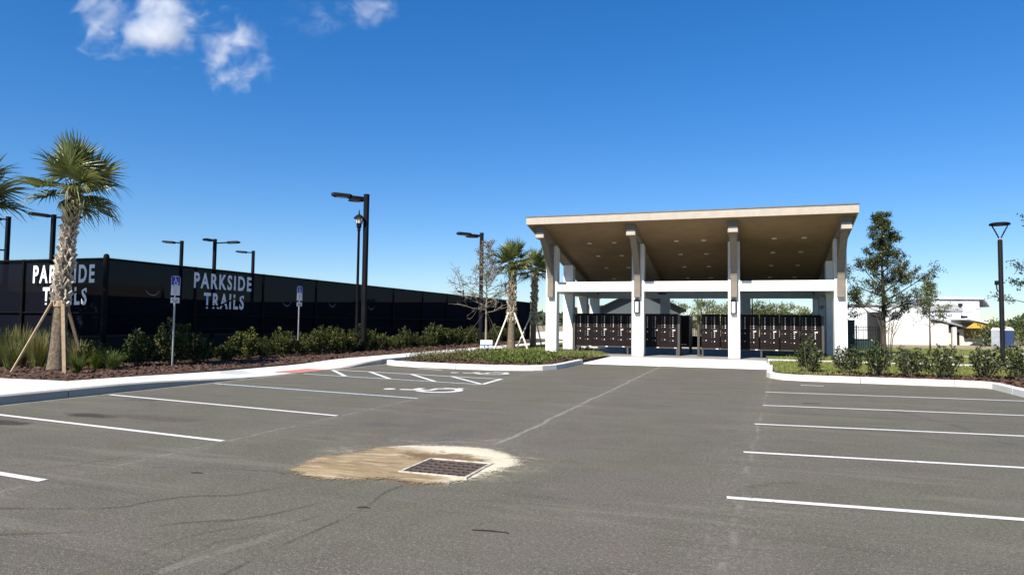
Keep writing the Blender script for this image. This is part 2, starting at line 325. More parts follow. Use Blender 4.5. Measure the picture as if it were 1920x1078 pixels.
# ------------------------------------------------------------------ mesh helpers
class MB:
    def __init__(s): s.v = []; s.f = []
    def add(s, vs, fs):
        n = len(s.v); s.v += [tuple(v) for v in vs]; s.f += [tuple(i + n for i in f) for f in fs]; return s
    def box(s, x0, x1, y0, y1, z0, z1):
        return s.add([(x0, y0, z0), (x1, y0, z0), (x1, y1, z0), (x0, y1, z0), (x0, y0, z1), (x1, y0, z1), (x1, y1, z1), (x0, y1, z1)],
                     [(3, 2, 1, 0), (4, 5, 6, 7), (0, 1, 5, 4), (1, 2, 6, 5), (2, 3, 7, 6), (3, 0, 4, 7)])
    def prism(s, poly, z0, z1, ztop=None):
        n = len(poly)
        vs = [(x, y, z0) for x, y in poly] + [(x, y, z1 if ztop is None else ztop(x, y)) for x, y in poly]
        fs = [tuple(range(n - 1, -1, -1)), tuple(range(n, 2 * n))] + [(i, (i + 1) % n, n + (i + 1) % n, n + i) for i in range(n)]
        return s.add(vs, fs)
    def prism_x(s, poly, x0, x1):       # polygon in (y, z) pushed along x
        n = len(poly)
        vs = [(x0, y, z) for y, z in poly] + [(x1, y, z) for y, z in poly]
        fs = [tuple(range(n)), tuple(range(2 * n - 1, n - 1, -1))] + [(i, n + i, n + (i + 1) % n, (i + 1) % n) for i in range(n)]
        return s.add(vs, fs)
    def prism_y(s, poly, y0, y1):       # polygon in (x, z) pushed along y
        n = len(poly)
        vs = [(x, y0, z) for x, z in poly] + [(x, y1, z) for x, z in poly]
        fs = [tuple(range(n - 1, -1, -1)), tuple(range(n, 2 * n))] + [(i, (i + 1) % n, n + (i + 1) % n, n + i) for i in range(n)]
        return s.add(vs, fs)
    def tube(s, pts, rads, k=6, caps=True):
        pts = [Vector(p) for p in pts]
        if not hasattr(rads, '__len__'): rads = [rads] * len(pts)
        rings = []
        ref = None
        n0 = len(s.v)
        for i, p in enumerate(pts):
            d = (pts[min(i + 1, len(pts) - 1)] - pts[max(i - 1, 0)])
            d = d.normalized() if d.length > 1e-9 else Vector((0, 0, 1))
            if ref is None or abs(ref.dot(d)) > .98: ref = Vector((1, 0, 0)) if abs(d.x) < .8 else Vector((0, 1, 0))
            a = (ref - d * ref.dot(d)).normalized(); b_ = d.cross(a); ref = a
            for j in range(k):
                an = 2 * PI * (j + .5) / k
                q = p + (a * math.cos(an) + b_ * math.sin(an)) * rads[i]; s.v.append((q.x, q.y, q.z))
        for i in range(len(pts) - 1):
            for j in range(k):
                s.f.append((n0 + i * k + j, n0 + i * k + (j + 1) % k, n0 + (i + 1) * k + (j + 1) % k, n0 + (i + 1) * k + j))
        if caps:
            s.f.append(tuple(n0 + j for j in range(k - 1, -1, -1))); s.f.append(tuple(n0 + (len(pts) - 1) * k + j for j in range(k)))
        return s
    def lathe(s, prof, k=12, cx=0, cy=0):
        n0 = len(s.v)
        for r, z in prof:
            for j in range(k):
                a = 2 * PI * j / k; s.v.append((cx + r * math.cos(a), cy + r * math.sin(a), z))
        for i in range(len(prof) - 1):
            for j in range(k): s.f.append((n0 + i * k + j, n0 + i * k + (j + 1) % k, n0 + (i + 1) * k + (j + 1) % k, n0 + (i + 1) * k + j))
        s.f.append(tuple(n0 + j for j in range(k - 1, -1, -1))); s.f.append(tuple(n0 + (len(prof) - 1) * k + j for j in range(k)))
        return s
    def obox(s, c, ax, ay, az):         # oriented box: centre and three half-axis vectors
        c, ax, ay, az = map(Vector, (c, ax, ay, az))
        vs = [c + ax * i + ay * j + az * k for k in (-1, 1) for i, j in ((-1, -1), (1, -1), (1, 1), (-1, 1))]
        return s.add(vs, [(3, 2, 1, 0), (4, 5, 6, 7), (0, 1, 5, 4), (1, 2, 6, 5), (2, 3, 7, 6), (3, 0, 4, 7)])
    def ribbon(s, pts, wd, z):          # flat painted stroke on the ground
        pts = [Vector((*p, 0)) for p in pts]; L = []; Rr = []
        for i, p in enumerate(pts):
            d = (pts[min(i + 1, len(pts) - 1)] - pts[max(i - 1, 0)]).normalized(); n = Vector((-d.y, d.x, 0)) * wd / 2
            L.append(p + n); Rr.append(p - n)
        m = len(pts)
        return s.add([(q.x, q.y, z) for q in L + Rr], [(i, m + i, m + i + 1, i + 1) for i in range(m - 1)])
    def mesh(s, name, mat=None, smooth=False):
        me = bpy.data.meshes.new(name); me.from_pydata(s.v, [], s.f); me.update()
        if mat: me.materials.append(MATS[mat])
        if smooth: me.polygons.foreach_set('use_smooth', [True] * len(me.polygons))
        return me
    def build(s, name, mat, parent=None, smooth=False, bevel=0):
        o = bpy.data.objects.new(name, s.mesh(name, mat, smooth)); C.objects.link(o)
        if parent: o.parent = parent
        if bevel:
            md = o.modifiers.new('bevel', 'BEVEL'); md.width = bevel; md.segments = 2; md.limit_method = 'ANGLE'
        return o
def put(name, me, parent=None, loc=(0, 0, 0), rot=(0, 0, 0), scale=(1, 1, 1)):
    o = bpy.data.objects.new(name, me); C.objects.link(o); o.location = loc; o.rotation_euler = rot; o.scale = scale
    if parent: o.parent = parent
    return o
def tag(o, label, cat, group=None, kind=None):
    o['label'] = label; o['category'] = cat
    if group: o['group'] = group
    if kind: o['kind'] = kind
    return o
def thing(name, label, cat, loc=(0, 0, 0), rz=0, group=None):
    o = bpy.data.objects.new(name, None); C.objects.link(o); o.location = loc; o.rotation_euler = (0, 0, rz)
    o.empty_display_size = .2
    return tag(o, label, cat, group)
def struct(o, label=None, cat=None):
    o['kind'] = 'structure'
    if label: o['label'] = label
    if cat: o['category'] = cat
    return o
def copy_tree(o, parent=None):
    c = o.copy(); C.objects.link(c); c.parent = parent
    for ch in list(o.children): copy_tree(ch, c)
    return c
def text_mesh(txt, size_x, size_z, offset=.0):      # lettering in the XZ plane, left-bottom at the origin, stretched to a box
    cu = bpy.data.curves.new('lettering', 'FONT'); cu.body = txt; cu.size = 1; cu.offset = offset; cu.resolution_u = 4; cu.space_character = 1.3
    ob = bpy.data.objects.new('lettering', cu); C.objects.link(ob)
    dg = bpy.context.evaluated_depsgraph_get(); me = bpy.data.meshes.new_from_object(ob.evaluated_get(dg))
    bpy.data.objects.remove(ob); bpy.data.curves.remove(cu)
    n = len(me.vertices); co = np.empty(n * 3); me.vertices.foreach_get('co', co); co = co.reshape(n, 3)
    lo, hi = co.min(0), co.max(0)
    out = np.zeros_like(co); out[:, 0] = (co[:, 0] - lo[0]) / (hi[0] - lo[0]) * size_x; out[:, 2] = (co[:, 1] - lo[1]) / (hi[1] - lo[1]) * size_z
    me.vertices.foreach_set('co', out.ravel()); me.update(); me.materials.clear()
    return me
def leaves(name, cen, size, mat, seed, dirs=None, aspect=.45, up=.35):
    """diamond leaves, each its own island, spread on the given centres"""
    rg = np.random.default_rng(seed); cen = np.asarray(cen, float); n = len(cen)
    d = rg.normal(size=(n, 3)); d[:, 2] += up
    if dirs is not None: d = d * .55 + np.asarray(dirs) * 1.2
    d /= np.linalg.norm(d, axis=1)[:, None]
    r = rg.normal(size=(n, 3)); s = np.cross(d, r); s /= np.linalg.norm(s, axis=1)[:, None] + 1e-9
    nn = np.cross(d, s)
    L = (size * rg.uniform(.65, 1.3, n))[:, None]
    a = cen; tip = cen + d * L; m1 = cen + d * L * .5 + s * L * aspect * .5 + nn * L * .1; m2 = cen + d * L * .5 - s * L * aspect * .5 + nn * L * .1
    v = np.stack([a, m1, tip, m2], 1).reshape(-1, 3)
    return quads(name, v, mat)
def quads(name, v, mat):
    n = len(v) // 4
    me = bpy.data.meshes.new(name); me.vertices.add(len(v)); me.vertices.foreach_set('co', np.ascontiguousarray(v, dtype=np.float32).ravel())
    me.loops.add(4 * n); me.loops.foreach_set('vertex_index', np.arange(4 * n, dtype=np.int32))
    me.polygons.add(n); me.polygons.foreach_set('loop_start', np.arange(0, 4 * n, 4, dtype=np.int32))
    me.update(calc_edges=True); me.validate()
    if mat: me.materials.append(MATS[mat])
    return me
def ss(a, b, x):
    t = min(1, max(0, (x - a) / (b - a))); return t * t * (3 - 2 * t)
def zt(x, y): return -.9 * ss(34, 90, y) * ss(-28, 2, x)
ORD = ['first', 'second', 'third', 'fourth', 'fifth', 'sixth', 'seventh', 'eighth', 'ninth', 'tenth', 'eleventh', 'twelfth', 'thirteenth', 'fourteenth', 'fifteenth',
       'sixteenth', 'seventeenth', 'eighteenth', 'nineteenth', 'twentieth']

# ================================================================== SETTING: ground, lot, kerbs, walks, beds
def gridmesh(xs, ys, zf):
    m = MB(); nx, ny = len(xs), len(ys)
    m.v = [(x, y, zf(x, y)) for y in ys for x in xs]
    m.f = [(j * nx + i, j * nx + i + 1, (j + 1) * nx + i + 1, (j + 1) * nx + i) for j in range(ny - 1) for i in range(nx - 1)]
    return m
def spaced(lo, hi, fine_lo, fine_hi, st):
    a = [fine_lo]
    v, s = fine_lo, st
    while v > lo: s *= 1.5; v -= s; a.insert(0, max(v, lo))
    v = fine_lo
    while v < fine_hi: v += st; a.append(v)
    s = st
    while v < hi: s *= 1.5; v += s; a.append(min(v, hi))
    return a
struct(gridmesh(spaced(-3500, 3500, -60, 60, 4), spaced(-300, 5000, -30, 130, 4), lambda x, y: zt(x, y) - .04).build('ground', 'soil'))
lot = struct(gridmesh([-11.3, 5.6], [-30, 23.6], lambda x, y: 0).build('parking_lot', 'asphalt'))
struct(gridmesh([-60, -11.4], [-30, 6.4], lambda x, y: -.01).build('lawn', 'lawn'))

# ---- painted markings (children of the lot)
def stripe(p, q, wd=.088, mat='paint_white', z=.004):
    d = (Vector(q) - Vector(p)); n = max(1, int(d.length / .8))
    pts = [tuple(Vector(p) + d * i / n) for i in range(n + 1)]
    MB().ribbon(pts, wd, z).build('stripe', mat, lot)
for y0, y1, x0 in ((5.9, 6.28, -.16), (8.06, 8.48, -.04), (10.4, 10.86, .1), (12.87, 13.3, .26), (15.46, 15.86, .37)): stripe((x0, y0), (5.3, y1))
for y in (2.1, ): stripe((-.3, y + 1.5), (5.3, y + 1.8))
for y0, y1 in ((4.3, 4.75), (6.42, 7.0), (8.74, 9.45)): stripe((-5.7, y0), (-10.95, y1))
stripe((-5.67, 11.28), (-10.9, 11.98), mat='paint_blue')
stripe((-5.62, 14.38), (-10.9, 15.12), mat='paint_blue'); stripe((-5.73, 15.93), (-11.0, 16.75), mat='paint_white')
stripe((-5.62, 14.36), (-5.73, 15.96), .11, z=.008)
for a, b in (((-11.0, 16.6), (-9.5, 14.9)), ((-9.75, 16.5), (-8.15, 14.72)), ((-8.35, 16.25), (-6.86, 14.54)), ((-7.1, 16.05), (-5.66, 14.42))): stripe(a, b, .11, z=.008)
stripe((-5.85, 19.0), (-6.4, 19.02), .08, 'paint_worn'); stripe((1.7, 17.6), (1.2, 17.62), .1, 'paint_worn')
stripe((-8.35, 18.15), (-9.3, 18.4), .12, 'paint_worn')
for a, b in (((-.72, 3.95), (-.5, 3.85)), ((-1.02, 3.55), (-.96, 3.42)), ((-4.6, 3.75), (-4.52, 3.72)), ((-1.62, 5.6), (-1.5, 5.66)), ((-4.9, 6.5), (-4.78, 6.62)), ((-5.2, 6.35), (-5.08, 6.42)), ((-8.6, 8.5), (-8.2, 8.42)), ((-8.4, 12.6), (-8.1, 12.55))):
    stripe(a, b, .022, 'dust_pale')
def mark(name, pts, wd, mat, z):
    P = [Vector(p) for p in pts]; out = []
    for i in range(len(P) - 1):
        a, b, c, d = P[max(i - 1, 0)], P[i], P[i + 1], P[min(i + 2, len(P) - 1)]
        for k in range(6):
            t = k / 6; out.append(.5 * ((2 * b) + (c - a) * t + (2 * a - 5 * b + 4 * c - d) * t * t + (3 * b - a - 3 * c + d) * t ** 3))
    out.append(P[-1]); MB().ribbon([tuple(p) for p in out], wd, z).build(name, mat, lot)
TM = [([(-5.6, 3.4), (-5.16, 3.58), (-4.77, 3.73), (-4.41, 3.9), (-4.32, 4.12), (-4.15, 4.36), (-3.87, 4.51), (-3.68, 4.89)], .05, 'tyre_dark'),
      ([(-4.8, 3.0), (-4.54, 3.16), (-4.2, 3.34), (-3.94, 3.49), (-3.66, 3.78), (-3.35, 4.0), (-3.18, 4.33), (-3.05, 4.8)], .045, 'tyre_dark'),
      ([(-3.5, 2.6), (-3.41, 3.09), (-3.42, 3.34), (-3.38, 3.63), (-3.2, 3.89)], .04, 'tyre_faint'),
      ([(-2.7, 2.8), (-2.74, 3.49), (-2.72, 4.0), (-2.71, 4.52), (-2.8, 4.99), (-2.78, 5.3)], .035, 'tyre_dark'),
      ([(-3.05, 2.6), (-3.16, 3.47), (-3.03, 3.7), (-2.91, 4.27)], .05, 'tyre_faint'), ([(-3.08, 3.0), (-3.03, 3.3), (-2.94, 3.6), (-2.9, 3.9)], .08, 'dust_pale'),
      ([(-5.3, 5.05), (-4.78, 5.21), (-4.2, 5.32), (-3.95, 5.27)], .04, 'tyre_dark'), ([(-5.45, 5.6), (-4.96, 5.68), (-4.16, 5.99)], .03, 'tyre_dark'),
      ([(-6.6, 4.4), (-6.12, 4.66), (-6.0, 5.05), (-5.91, 5.53), (-5.71, 5.68)], .05, 'tyre_faint'),       ([(-.1, 5.9), (.0, 6.3), (.31, 6.64), (.7, 6.65)], .1, 'tyre_faint'), ([(2.3, 13), (2.63, 12.1), (2.92, 10.84), (3.02, 9.8)], .16, 'tyre_faint'),
            ([(-3.6, 7.05), (-3.35, 7.35), (-3.0, 7.5), (-2.7, 7.95)], .14, 'dust_pale'), ([(-3.1, 7.1), (-2.85, 7.4), (-2.7, 7.6)], .1, 'dust_pale')]
for k, (pts, wd, mt_) in enumerate(TM): mark('tyre_mark' if 'tyre' in mt_ else 'stain', pts, wd, mt_, .0012 + .00012 * k)
# wheelchair symbols: strokes in symbol space (up = away from the lane)
def symbol(mb_fn, wd):
    arc = [(.36 * math.cos(a) + .04, .36 * math.sin(a) - .27) for a in np.linspace(math.radians(125), math.radians(372), 16)]
    return [[(-.1, .42), (-.05, .12), (.0, -.12), (.28, -.12), (.42, -.5), (.56, -.46)], [(-.04, .16), (.25, .16)], arc]
def wheelchair(cx_, cy_, sc, mat):
    m = MB(); k = 0
    for st in symbol(None, 1):
        m.ribbon([(cx_ - v * sc, cy_ + u * sc) for u, v in st], .14 * sc, .005 + .0015 * k); k += 1
    hd = [(cx_ - (.62 + .11 * math.sin(a)) * sc, cy_ + (-.12 + .11 * math.cos(a)) * sc) for a in np.linspace(0, 2 * PI, 13)[:-1]]
    m.add([(x, y, .005) for x, y in hd], [tuple(range(12))])
    m.build('wheelchair_symbol', mat, lot)
wheelchair(-6.25, 12.72, 1.16, 'paint_white'); wheelchair(-6.9, 17.5, 1.15, 'paint_worn')

# ---- left sidewalk with a kerb ramp, in separate slabs
def kz(y):                      # kerb height along the left edge
    if y < 14.6: return .15 * (1 - ss(9.6, 14.6, y))
    return .15 * ss(16.8, 19.6, y)
def walkz(x, y):
    return .15 + (kz(y) - .15) * ss(-13.1, -11.95, x) + .004
walk = struct(MB().box(-12.5, -11.35, 6.5, 46, -.035, -.03).build('sidewalk', 'walk_concrete'))
y = 9.9
while y < 46:
    y1 = min(46, y + 1.5); xs = [-12.56, -12.2, -11.8, -11.31]; ysl = [y + .006, (y + y1) / 2, y1 - .006]
    g = gridmesh(xs, ysl, walkz); n = len(g.v)
    ring = [0, 1, 2, 3, 7, 11, 10, 9, 8, 4]
    base = len(g.v); g.v += [(g.v[i][0], g.v[i][1], -.03) for i in ring]
    g.f += [(ring[(i + 1) % 10], ring[i], base + i, base + (i + 1) % 10) for i in range(10)]
    g.build('paving_slab', 'walk_concrete', walk); y = y1
for i, (xa, xb) in enumerate(((-13.2, -11.31), (-14.8, -13.21), (-16.4, -14.81), (-18.4, -16.41), (-20.4, -18.41), (-24, -20.41))):
    top = (lambda x: 9.78 + .9 * ss(-13.6, -12.4, x))
    for ya, yb in ((7.3, None), (5.2, 7.288), (2, 5.188)):
        pl = [(xa + .005, ya), (xb - .005, ya)] + ([(xb - .005, yb), (xa + .005, yb)] if yb else [(xb - .005, min(9.88, top(xb))), ((xa + xb) / 2, min(9.88, top((xa + xb) / 2))), (xa + .005, min(9.88, top(xa)))])
        MB().prism(pl, -.02, .151 + .001 * (i % 2)).build('paving_slab', 'walk_concrete', walk)
# red tactile mat on the ramp
mat_ = MB()
mat_.v = [(-11.9, 15.2, 0), (-11.1, 15.2, 0), (-11.1, 16.65, 0), (-11.9, 16.65, 0)]
mat_.v = [(x, y, walkz(x, y) + .012) for x, y, _ in mat_.v]; mat_.f = [(0, 1, 2, 3)]
for i in range(8):
    for j in range(14):
        x = -11.85 + .1 * i; yy = 15.27 + .1 * j; z = walkz(x, yy) + .012
        mat_.box(x - .012, x + .012, yy - .012, yy + .012, z - .003, z + .006)
mat_.build('tactile_mat', 'red_mat', walk)

def kerb_run(pts, name_parent, h, wd=.16, seg=3.0, side=1, gap=.016, mat='kerb_concrete'):
    """kerb stones butted along a polyline; side = +1 keeps the stone on the left of the direction of travel"""
    P = [Vector((*p, 0)) for p in pts]
    dense = []
    for a, b in zip(P, P[1:]):
        n = max(1, int((b - a).length / .25)); dense += [a.lerp(b, i / n) for i in range(n)]
    dense.append(P[-1])
    chunks, cur, L = [], [dense[0]], 0
    for a, b in zip(dense, dense[1:]):
        L += (b - a).length; cur.append(b)
        if L > seg: chunks.append(cur); cur = [b]; L = 0
    if len(cur) > 1: chunks.append(cur)
    nrm = []
    for i, p in enumerate(dense):
        d = (dense[min(i + 1, len(dense) - 1)] - dense[max(i - 1, 0)]).normalized(); nrm.append(Vector((-d.y, d.x, 0)) * side)
    idx = {tuple(p): i for i, p in enumerate(dense)}
    for ch in chunks:
        m = MB(); n = len(ch); H = [h(p.x, p.y) if callable(h) else h for p in ch]
        cen = []
        for k, p in enumerate(ch):
            q = p.copy()
            if k == 0: q += (ch[1] - ch[0]).normalized() * gap / 2
            if k == n - 1: q -= (ch[-1] - ch[-2]).normalized() * gap / 2
            nn = nrm[idx[tuple(p)]]; hh = max(H[k], .008)
            m.v += [(q.x, q.y, -.02), (q.x + nn.x * .012, q.y + nn.y * .012, hh - .02 if hh > .03 else hh), (q.x + nn.x * .035, q.y + nn.y * .035, hh),
                    (q.x + nn.x * wd, q.y + nn.y * wd, hh), (q.x + nn.x * wd, q.y + nn.y * wd, -.02)]
        for k in range(n - 1):
            for j in range(5): m.f.append((k * 5 + j, (k + 1) * 5 + j, (k + 1) * 5 + (j + 1) % 5, k * 5 + (j + 1) % 5))
        m.f += [tuple(range(5)), tuple(5 * (n - 1) + j for j in range(4, -1, -1))]
        m.build('kerb_stone', mat, name_parent)
kerb_run([(-11.15, -6.3), (-11.15, 19.62)], walk, lambda x, y: kz(y) if y > 9 else .15, seg=3.0, side=1, mat='kerb_grey')

# ---- islands and beds
ISL = [(-11.0, 19.62), (-10.6, 19.22), (-9.6, 18.9), (-8.2, 18.76), (-7.0, 18.8), (-6.2, 19.02), (-5.7, 19.45), (-5.45, 20.1), (-5.4, 20.8), (-5.4, 23.4)]
isl = struct(MB().prism([(x + (.1 if x < -8 else -.1), y + .1) for x, y in ISL] + [(-5.5, 26.6), (-11.3, 26.6)], -.02, .115).build('planting_island', 'mulch'))
kerb_run(ISL, isl, .15, side=1)
ISR = [(.62, 23.4), (.5, 20.1), (.58, 19.55), (.85, 19.12), (1.4, 18.95), (4.95, 18.95), (5.22, 18.86), (5.35, 18.6), (5.35, -6)]
bed = struct(MB().prism([(.72, 23.4), (.62, 20.1), (.7, 19.6), (.92, 19.22), (1.45, 19.05), (5.0, 19.05), (5.3, 18.95), (5.44, 18.6), (5.44, -6), (12, -6), (12, 21.35), (2.6, 21.35), (2.0, 20.6), (1.2, 20.4), (1.0, 23.4)], -.02, .115).build('planting_bed', 'mulch'))
kerb_run(ISR, bed, .15, side=1, seg=1.9)
lbed = struct(MB().prism([(-12.58, 9.98), (-12.58, 46), (-16.6, 53), (-24, 53), (-24, 9.98)], -.02, .125).build('planting_bed', 'mulch'))
# lawns
def lawn(poly_x, poly_y, off, name='lawn'):
    return struct(gridmesh(poly_x, poly_y, lambda x, y: off + zt(x, y)).build(name, 'lawn'))
lawn([.75, 1.4, 2.0, 2.6], [20.45, 21.5, 23.4], .122)
MBr = lambda a, b, n: list(np.linspace(a, b, n))
lawn(MBr(.75, 46, 24), MBr(23.2, 74, 24), .128)
lawn(MBr(2.6, 46, 22), [21.2, 22.5, 23.2], .124)
lawn(MBr(-11.35, -8.8, 4), MBr(26.4, 44, 8), .12)
lawn([-8.8, -7.4, -5.45], [26.4, 27.5, 28.58], .1)
# approach slab and pavilion floor
apr = struct(MB().prism([(-5.38, 23.35), (.72, 23.35), (.72, 28.6), (-5.38, 28.6)], -.02, .012).build('pavilion_apron', 'concrete'))
xs = [-5.38, -3.35, -1.35, .6]
for i in range(3):
    for ya, yb in ((23.38, 26.0), (26.0, 28.58)):
        MB().box(xs[i] + .006, xs[i + 1] - .006, ya + .006, yb - .006, .005, .035).build('paving_slab', 'concrete', apr)
struct(MB().box(-8.9, 4.15, 28.6, 39.9, -.02, .045).build('pavilion_floor', 'slab_floor'))
for k, (xa, xb) in enumerate(((.74, 2.7), (2.72, 4.7), (4.72, 6.7), (6.72, 8.7), (8.72, 10.7), (10.72, 12.7), (12.72, 16))):
    if k == 0: rw = struct(MB().box(.74, 16, 26.42, 27.5, -.02, .1).build('garden_path', 'concrete'))
    MB().box(xa, xb, 26.4, 27.52, .09, .15).build('paving_slab', 'concrete', rw)
struct(gridmesh(MBr(9, 60, 20), [34.6, 35.8], lambda x, y: zt(x, y) + .142).build('garden_path', 'concrete'))
struct(gridmesh(MBr(-12.5, -8.95, 6), [40.2, 41.4], lambda x, y: zt(x, y) + .14).build('garden_path', 'concrete'))
struct(gridmesh(MBr(-30, 12, 20), MBr(62, 110, 12), lambda x, y: zt(x, y) + .02).build('pool_deck', 'concrete'))
struct(gridmesh([-43.8, -17.0], [14.5, 53], lambda x, y: .03).build('sport_court', 'court_surface'))

# mulch chips and ground cover (nobody could count them)
def inpoly(x, y, poly):
    c = False; n = len(poly)
    for i in range(n):
        x1, y1 = poly[i]; x2, y2 = poly[(i + 1) % n]
        if (y1 > y) != (y2 > y) and x < (x2 - x1) * (y - y1) / (y2 - y1) + x1: c = not c
    return c
def scatter(poly, n, seed):
    rg = random.Random(seed); xs_ = [p[0] for p in poly]; ys_ = [p[1] for p in poly]; out = []
    while len(out) < n:
        x, y = rg.uniform(min(xs_), max(xs_)), rg.uniform(min(ys_), max(ys_))
        if inpoly(x, y, poly): out.append((x, y))
    return out
def chips(name, poly, n, seed, z, label):
    pts = scatter(poly, n, seed); rg = np.random.default_rng(seed)
    c = np.array([(x, y, z) for x, y in pts]); c[:, 2] += rg.uniform(.005, .035, n)
    a = rg.uniform(0, 2 * PI, n); t1 = rg.normal(0, .35, n)
    d = np.stack([np.cos(a), np.sin(a), t1], 1); s = np.stack([-np.sin(a), np.cos(a), rg.normal(0, .5, n)], 1)
    L = rg.uniform(.02, .05, n)[:, None]; W = rg.uniform(.008, .02, n)[:, None]
    v = np.stack([c - d * L - s * W, c + d * L - s * W, c + d * L + s * W, c - d * L + s * W], 1).reshape(-1, 3)
    v[:, 2] = np.maximum(v[:, 2], z + .002)
    return tag(put(name, quads(name, v, 'mulch_chip')), label, 'mulch', kind='stuff')
chips('mulch_chips', [(-12.6, 10), (-12.6, 40), (-16, 40), (-20, 14), (-20, 10)], 15000, 1, .125, 'red brown bark mulch spread under the hedge along the left walk')
chips('mulch_chips', [(x + (.22 if x < -8 else -.22), y + .2) for x, y in ISL] + [(-5.6, 26), (-11, 26)], 6000, 2, .115, 'red brown bark mulch on the middle planting island')
chips('mulch_chips', [(.9, 19.4), (1.45, 19.15), (5.1, 19.15), (5.5, 18.6), (5.5, 14), (10, 14), (10, 21.2), (2.5, 21.2), (1.9, 20.3)], 7000, 3, .115, 'red brown bark mulch under the right hand shrubs')
def tufts(name, poly, n, seed, z, h, mat, label, cat, spread=.5):
    pts = scatter(poly, n, seed); rg = np.random.default_rng(seed)
    zz = z if callable(z) else (lambda x, y: z)
    c = np.array([(x, y, zz(x, y)) for x, y in pts])
    d = rg.normal(0, spread, (n, 3)); d[:, 2] = 1; L = (h * rg.uniform(.5, 1.2, n))[:, None]
    s = rg.normal(size=(n, 3)); s[:, 2] = 0; s /= np.linalg.norm(s, axis=1)[:, None]; W = L * .1 + .004
    tip = c + d * L; mid = c + d * L * .55; mid[:, 2] += (L * .1)[:, 0]
    v = np.stack([c - s * W, c + s * W, (mid + s * W * .9 + tip) / 2, tip], 1).reshape(-1, 3)
    return tag(put(name, quads(name, v, mat)), label, cat, kind='stuff')
tufts('lawn_grass', [(.8, 19.9), (1.5, 19.5), (2.2, 19.6), (3.3, 20.6), (12, 21.2), (12, 26.3), (.8, 26.3)], 26000, 4, .125, .07, 'grass_blade', 'short green lawn grass behind the right shrubs', 'grass')
tufts('lawn_grass', [(.8, 27.6), (16, 27.6), (26, 60), (8, 60), (4.2, 39)], 26000, 5, lambda x, y: .125 + zt(x, y), .1, 'grass_blade', 'mown lawn in front of the unfinished house', 'grass')
tufts('lawn_grass', [(-8.8, 26.6), (-5.5, 26.6), (-5.5, 28.55), (-11.2, 44), (-11.2, 27)], 9000, 6, .115, .09, 'grass_blade', 'green grass around the two staked palms', 'grass')
# low ground cover on the island: trailing leafy clumps
rg = random.Random(8); cen = []; cenb = []
for x, y in scatter([(-9.0, 21.2), (-7.2, 20.2), (-6.1, 20.3), (-5.75, 21.2), (-5.75, 25.8), (-10.6, 26.2), (-8.6, 23.2)], 85, 9):
    for k in range(90): cen.append((x + rg.gauss(0, .16), y + rg.gauss(0, .16), .12 + abs(rg.gauss(.06, .07))))
for x, y in scatter([(-10.7, 20.3), (-9.2, 20.0), (-8.2, 21.2), (-9.5, 26), (-10.9, 26)], 60, 10):
    for k in range(60): cenb.append((x + rg.gauss(0, .15), y + rg.gauss(0, .15), .12 + abs(rg.gauss(.06, .09))))
tag(put('ground_cover', leaves('ground_cover', cen, .1, 'ground_leaf', 3, aspect=.35, up=.8)), 'trailing bright green ground cover on the middle island', 'plants', kind='stuff')
tag(put('ground_cover', leaves('ground_cover', cenb, .11, 'ground_brown', 4, aspect=.25, up=1.0)), 'sparse brownish low plants at the left end of the middle island', 'plants', kind='stuff')

# ---- sand washed around the drain, and the drain itself
SAND = [(-4.06, 5.46), (-4.12, 5.76), (-4.12, 6.05), (-3.98, 6.28), (-3.87, 6.52), (-3.88, 6.71), (-3.7, 6.88), (-3.55, 6.98), (-3.2, 7.08), (-2.95, 7.12), (-2.7, 7.1), (-2.45, 6.93), (-2.22, 6.69),
        (-2.12, 6.38), (-2.18, 6.06), (-2.3, 5.74), (-2.46, 5.43), (-2.74, 5.33), (-2.99, 5.4), (-3.18, 5.3), (-3.46, 5.23), (-3.77, 5.28)]
SC_ = (sum(p[0] for p in SAND) / len(SAND), sum(p[1] for p in SAND) / len(SAND)); SAND = [(SC_[0] + (x - SC_[0]) * 1.06, SC_[1] + (y - SC_[1]) * 1.06) for x, y in SAND]
GX0, GX1, GY0, GY1 = -3.0, -2.38, 5.69, 6.31
from mathutils import noise as mn
def sand_z(x, y):
    d = min((Vector((x, y)) - Vector(a)).length for a in SAND_D)
    e = min(1, d / .3)
    tr_ = abs((x + 3.4) * .5 - (y - 6.05) * .85 + .12 * mn.noise(Vector((x * 2, y * 2, 4)))); tr2 = abs((x + 3.4) * .35 - (y - 5.75) * .9 + .1 * mn.noise(Vector((x * 2, y * 2, 14))))
    e -= .45 * max(0, 1 - tr_ / .06) * e + .35 * max(0, 1 - tr2 / .05) * e
    n = mn.noise(Vector((x * 3.1, y * 3.1, 0))) * .012 + mn.noise(Vector((x * 9, y * 9, 3))) * .005 + mn.noise(Vector((x * 1.2 - y * 2.2, y * .6, 7))) * .01
    return .006 + e * (.022 + n)
SAND_D = []
for a, b in zip(SAND, SAND[1:] + SAND[:1]):
    for i in range(5): SAND_D.append((a[0] + (b[0] - a[0]) * i / 5, a[1] + (b[1] - a[1]) * i / 5))
m = MB(); st = .022; idx = {}
nx = int(2.4 / st); ny = int(2.3 / st)
def sv(i, j):
    if (i, j) not in idx:
        x, y = -4.3 + i * st, 5.05 + j * st
        x += .012 * mn.noise(Vector((i * .7, j * .7, 1))); y += .012 * mn.noise(Vector((i * .7, j * .7, 5)))
        gx = min(x - GX0 + .05, GX1 + .05 - x, y - GY0 + .05, GY1 + .05 - y)
        z = sand_z(x, y)
        if gx > -.12: z = min(z, .02 + max(0, -gx) * .1)
        idx[(i, j)] = len(m.v); m.v.append((x, y, z))
    return idx[(i, j)]
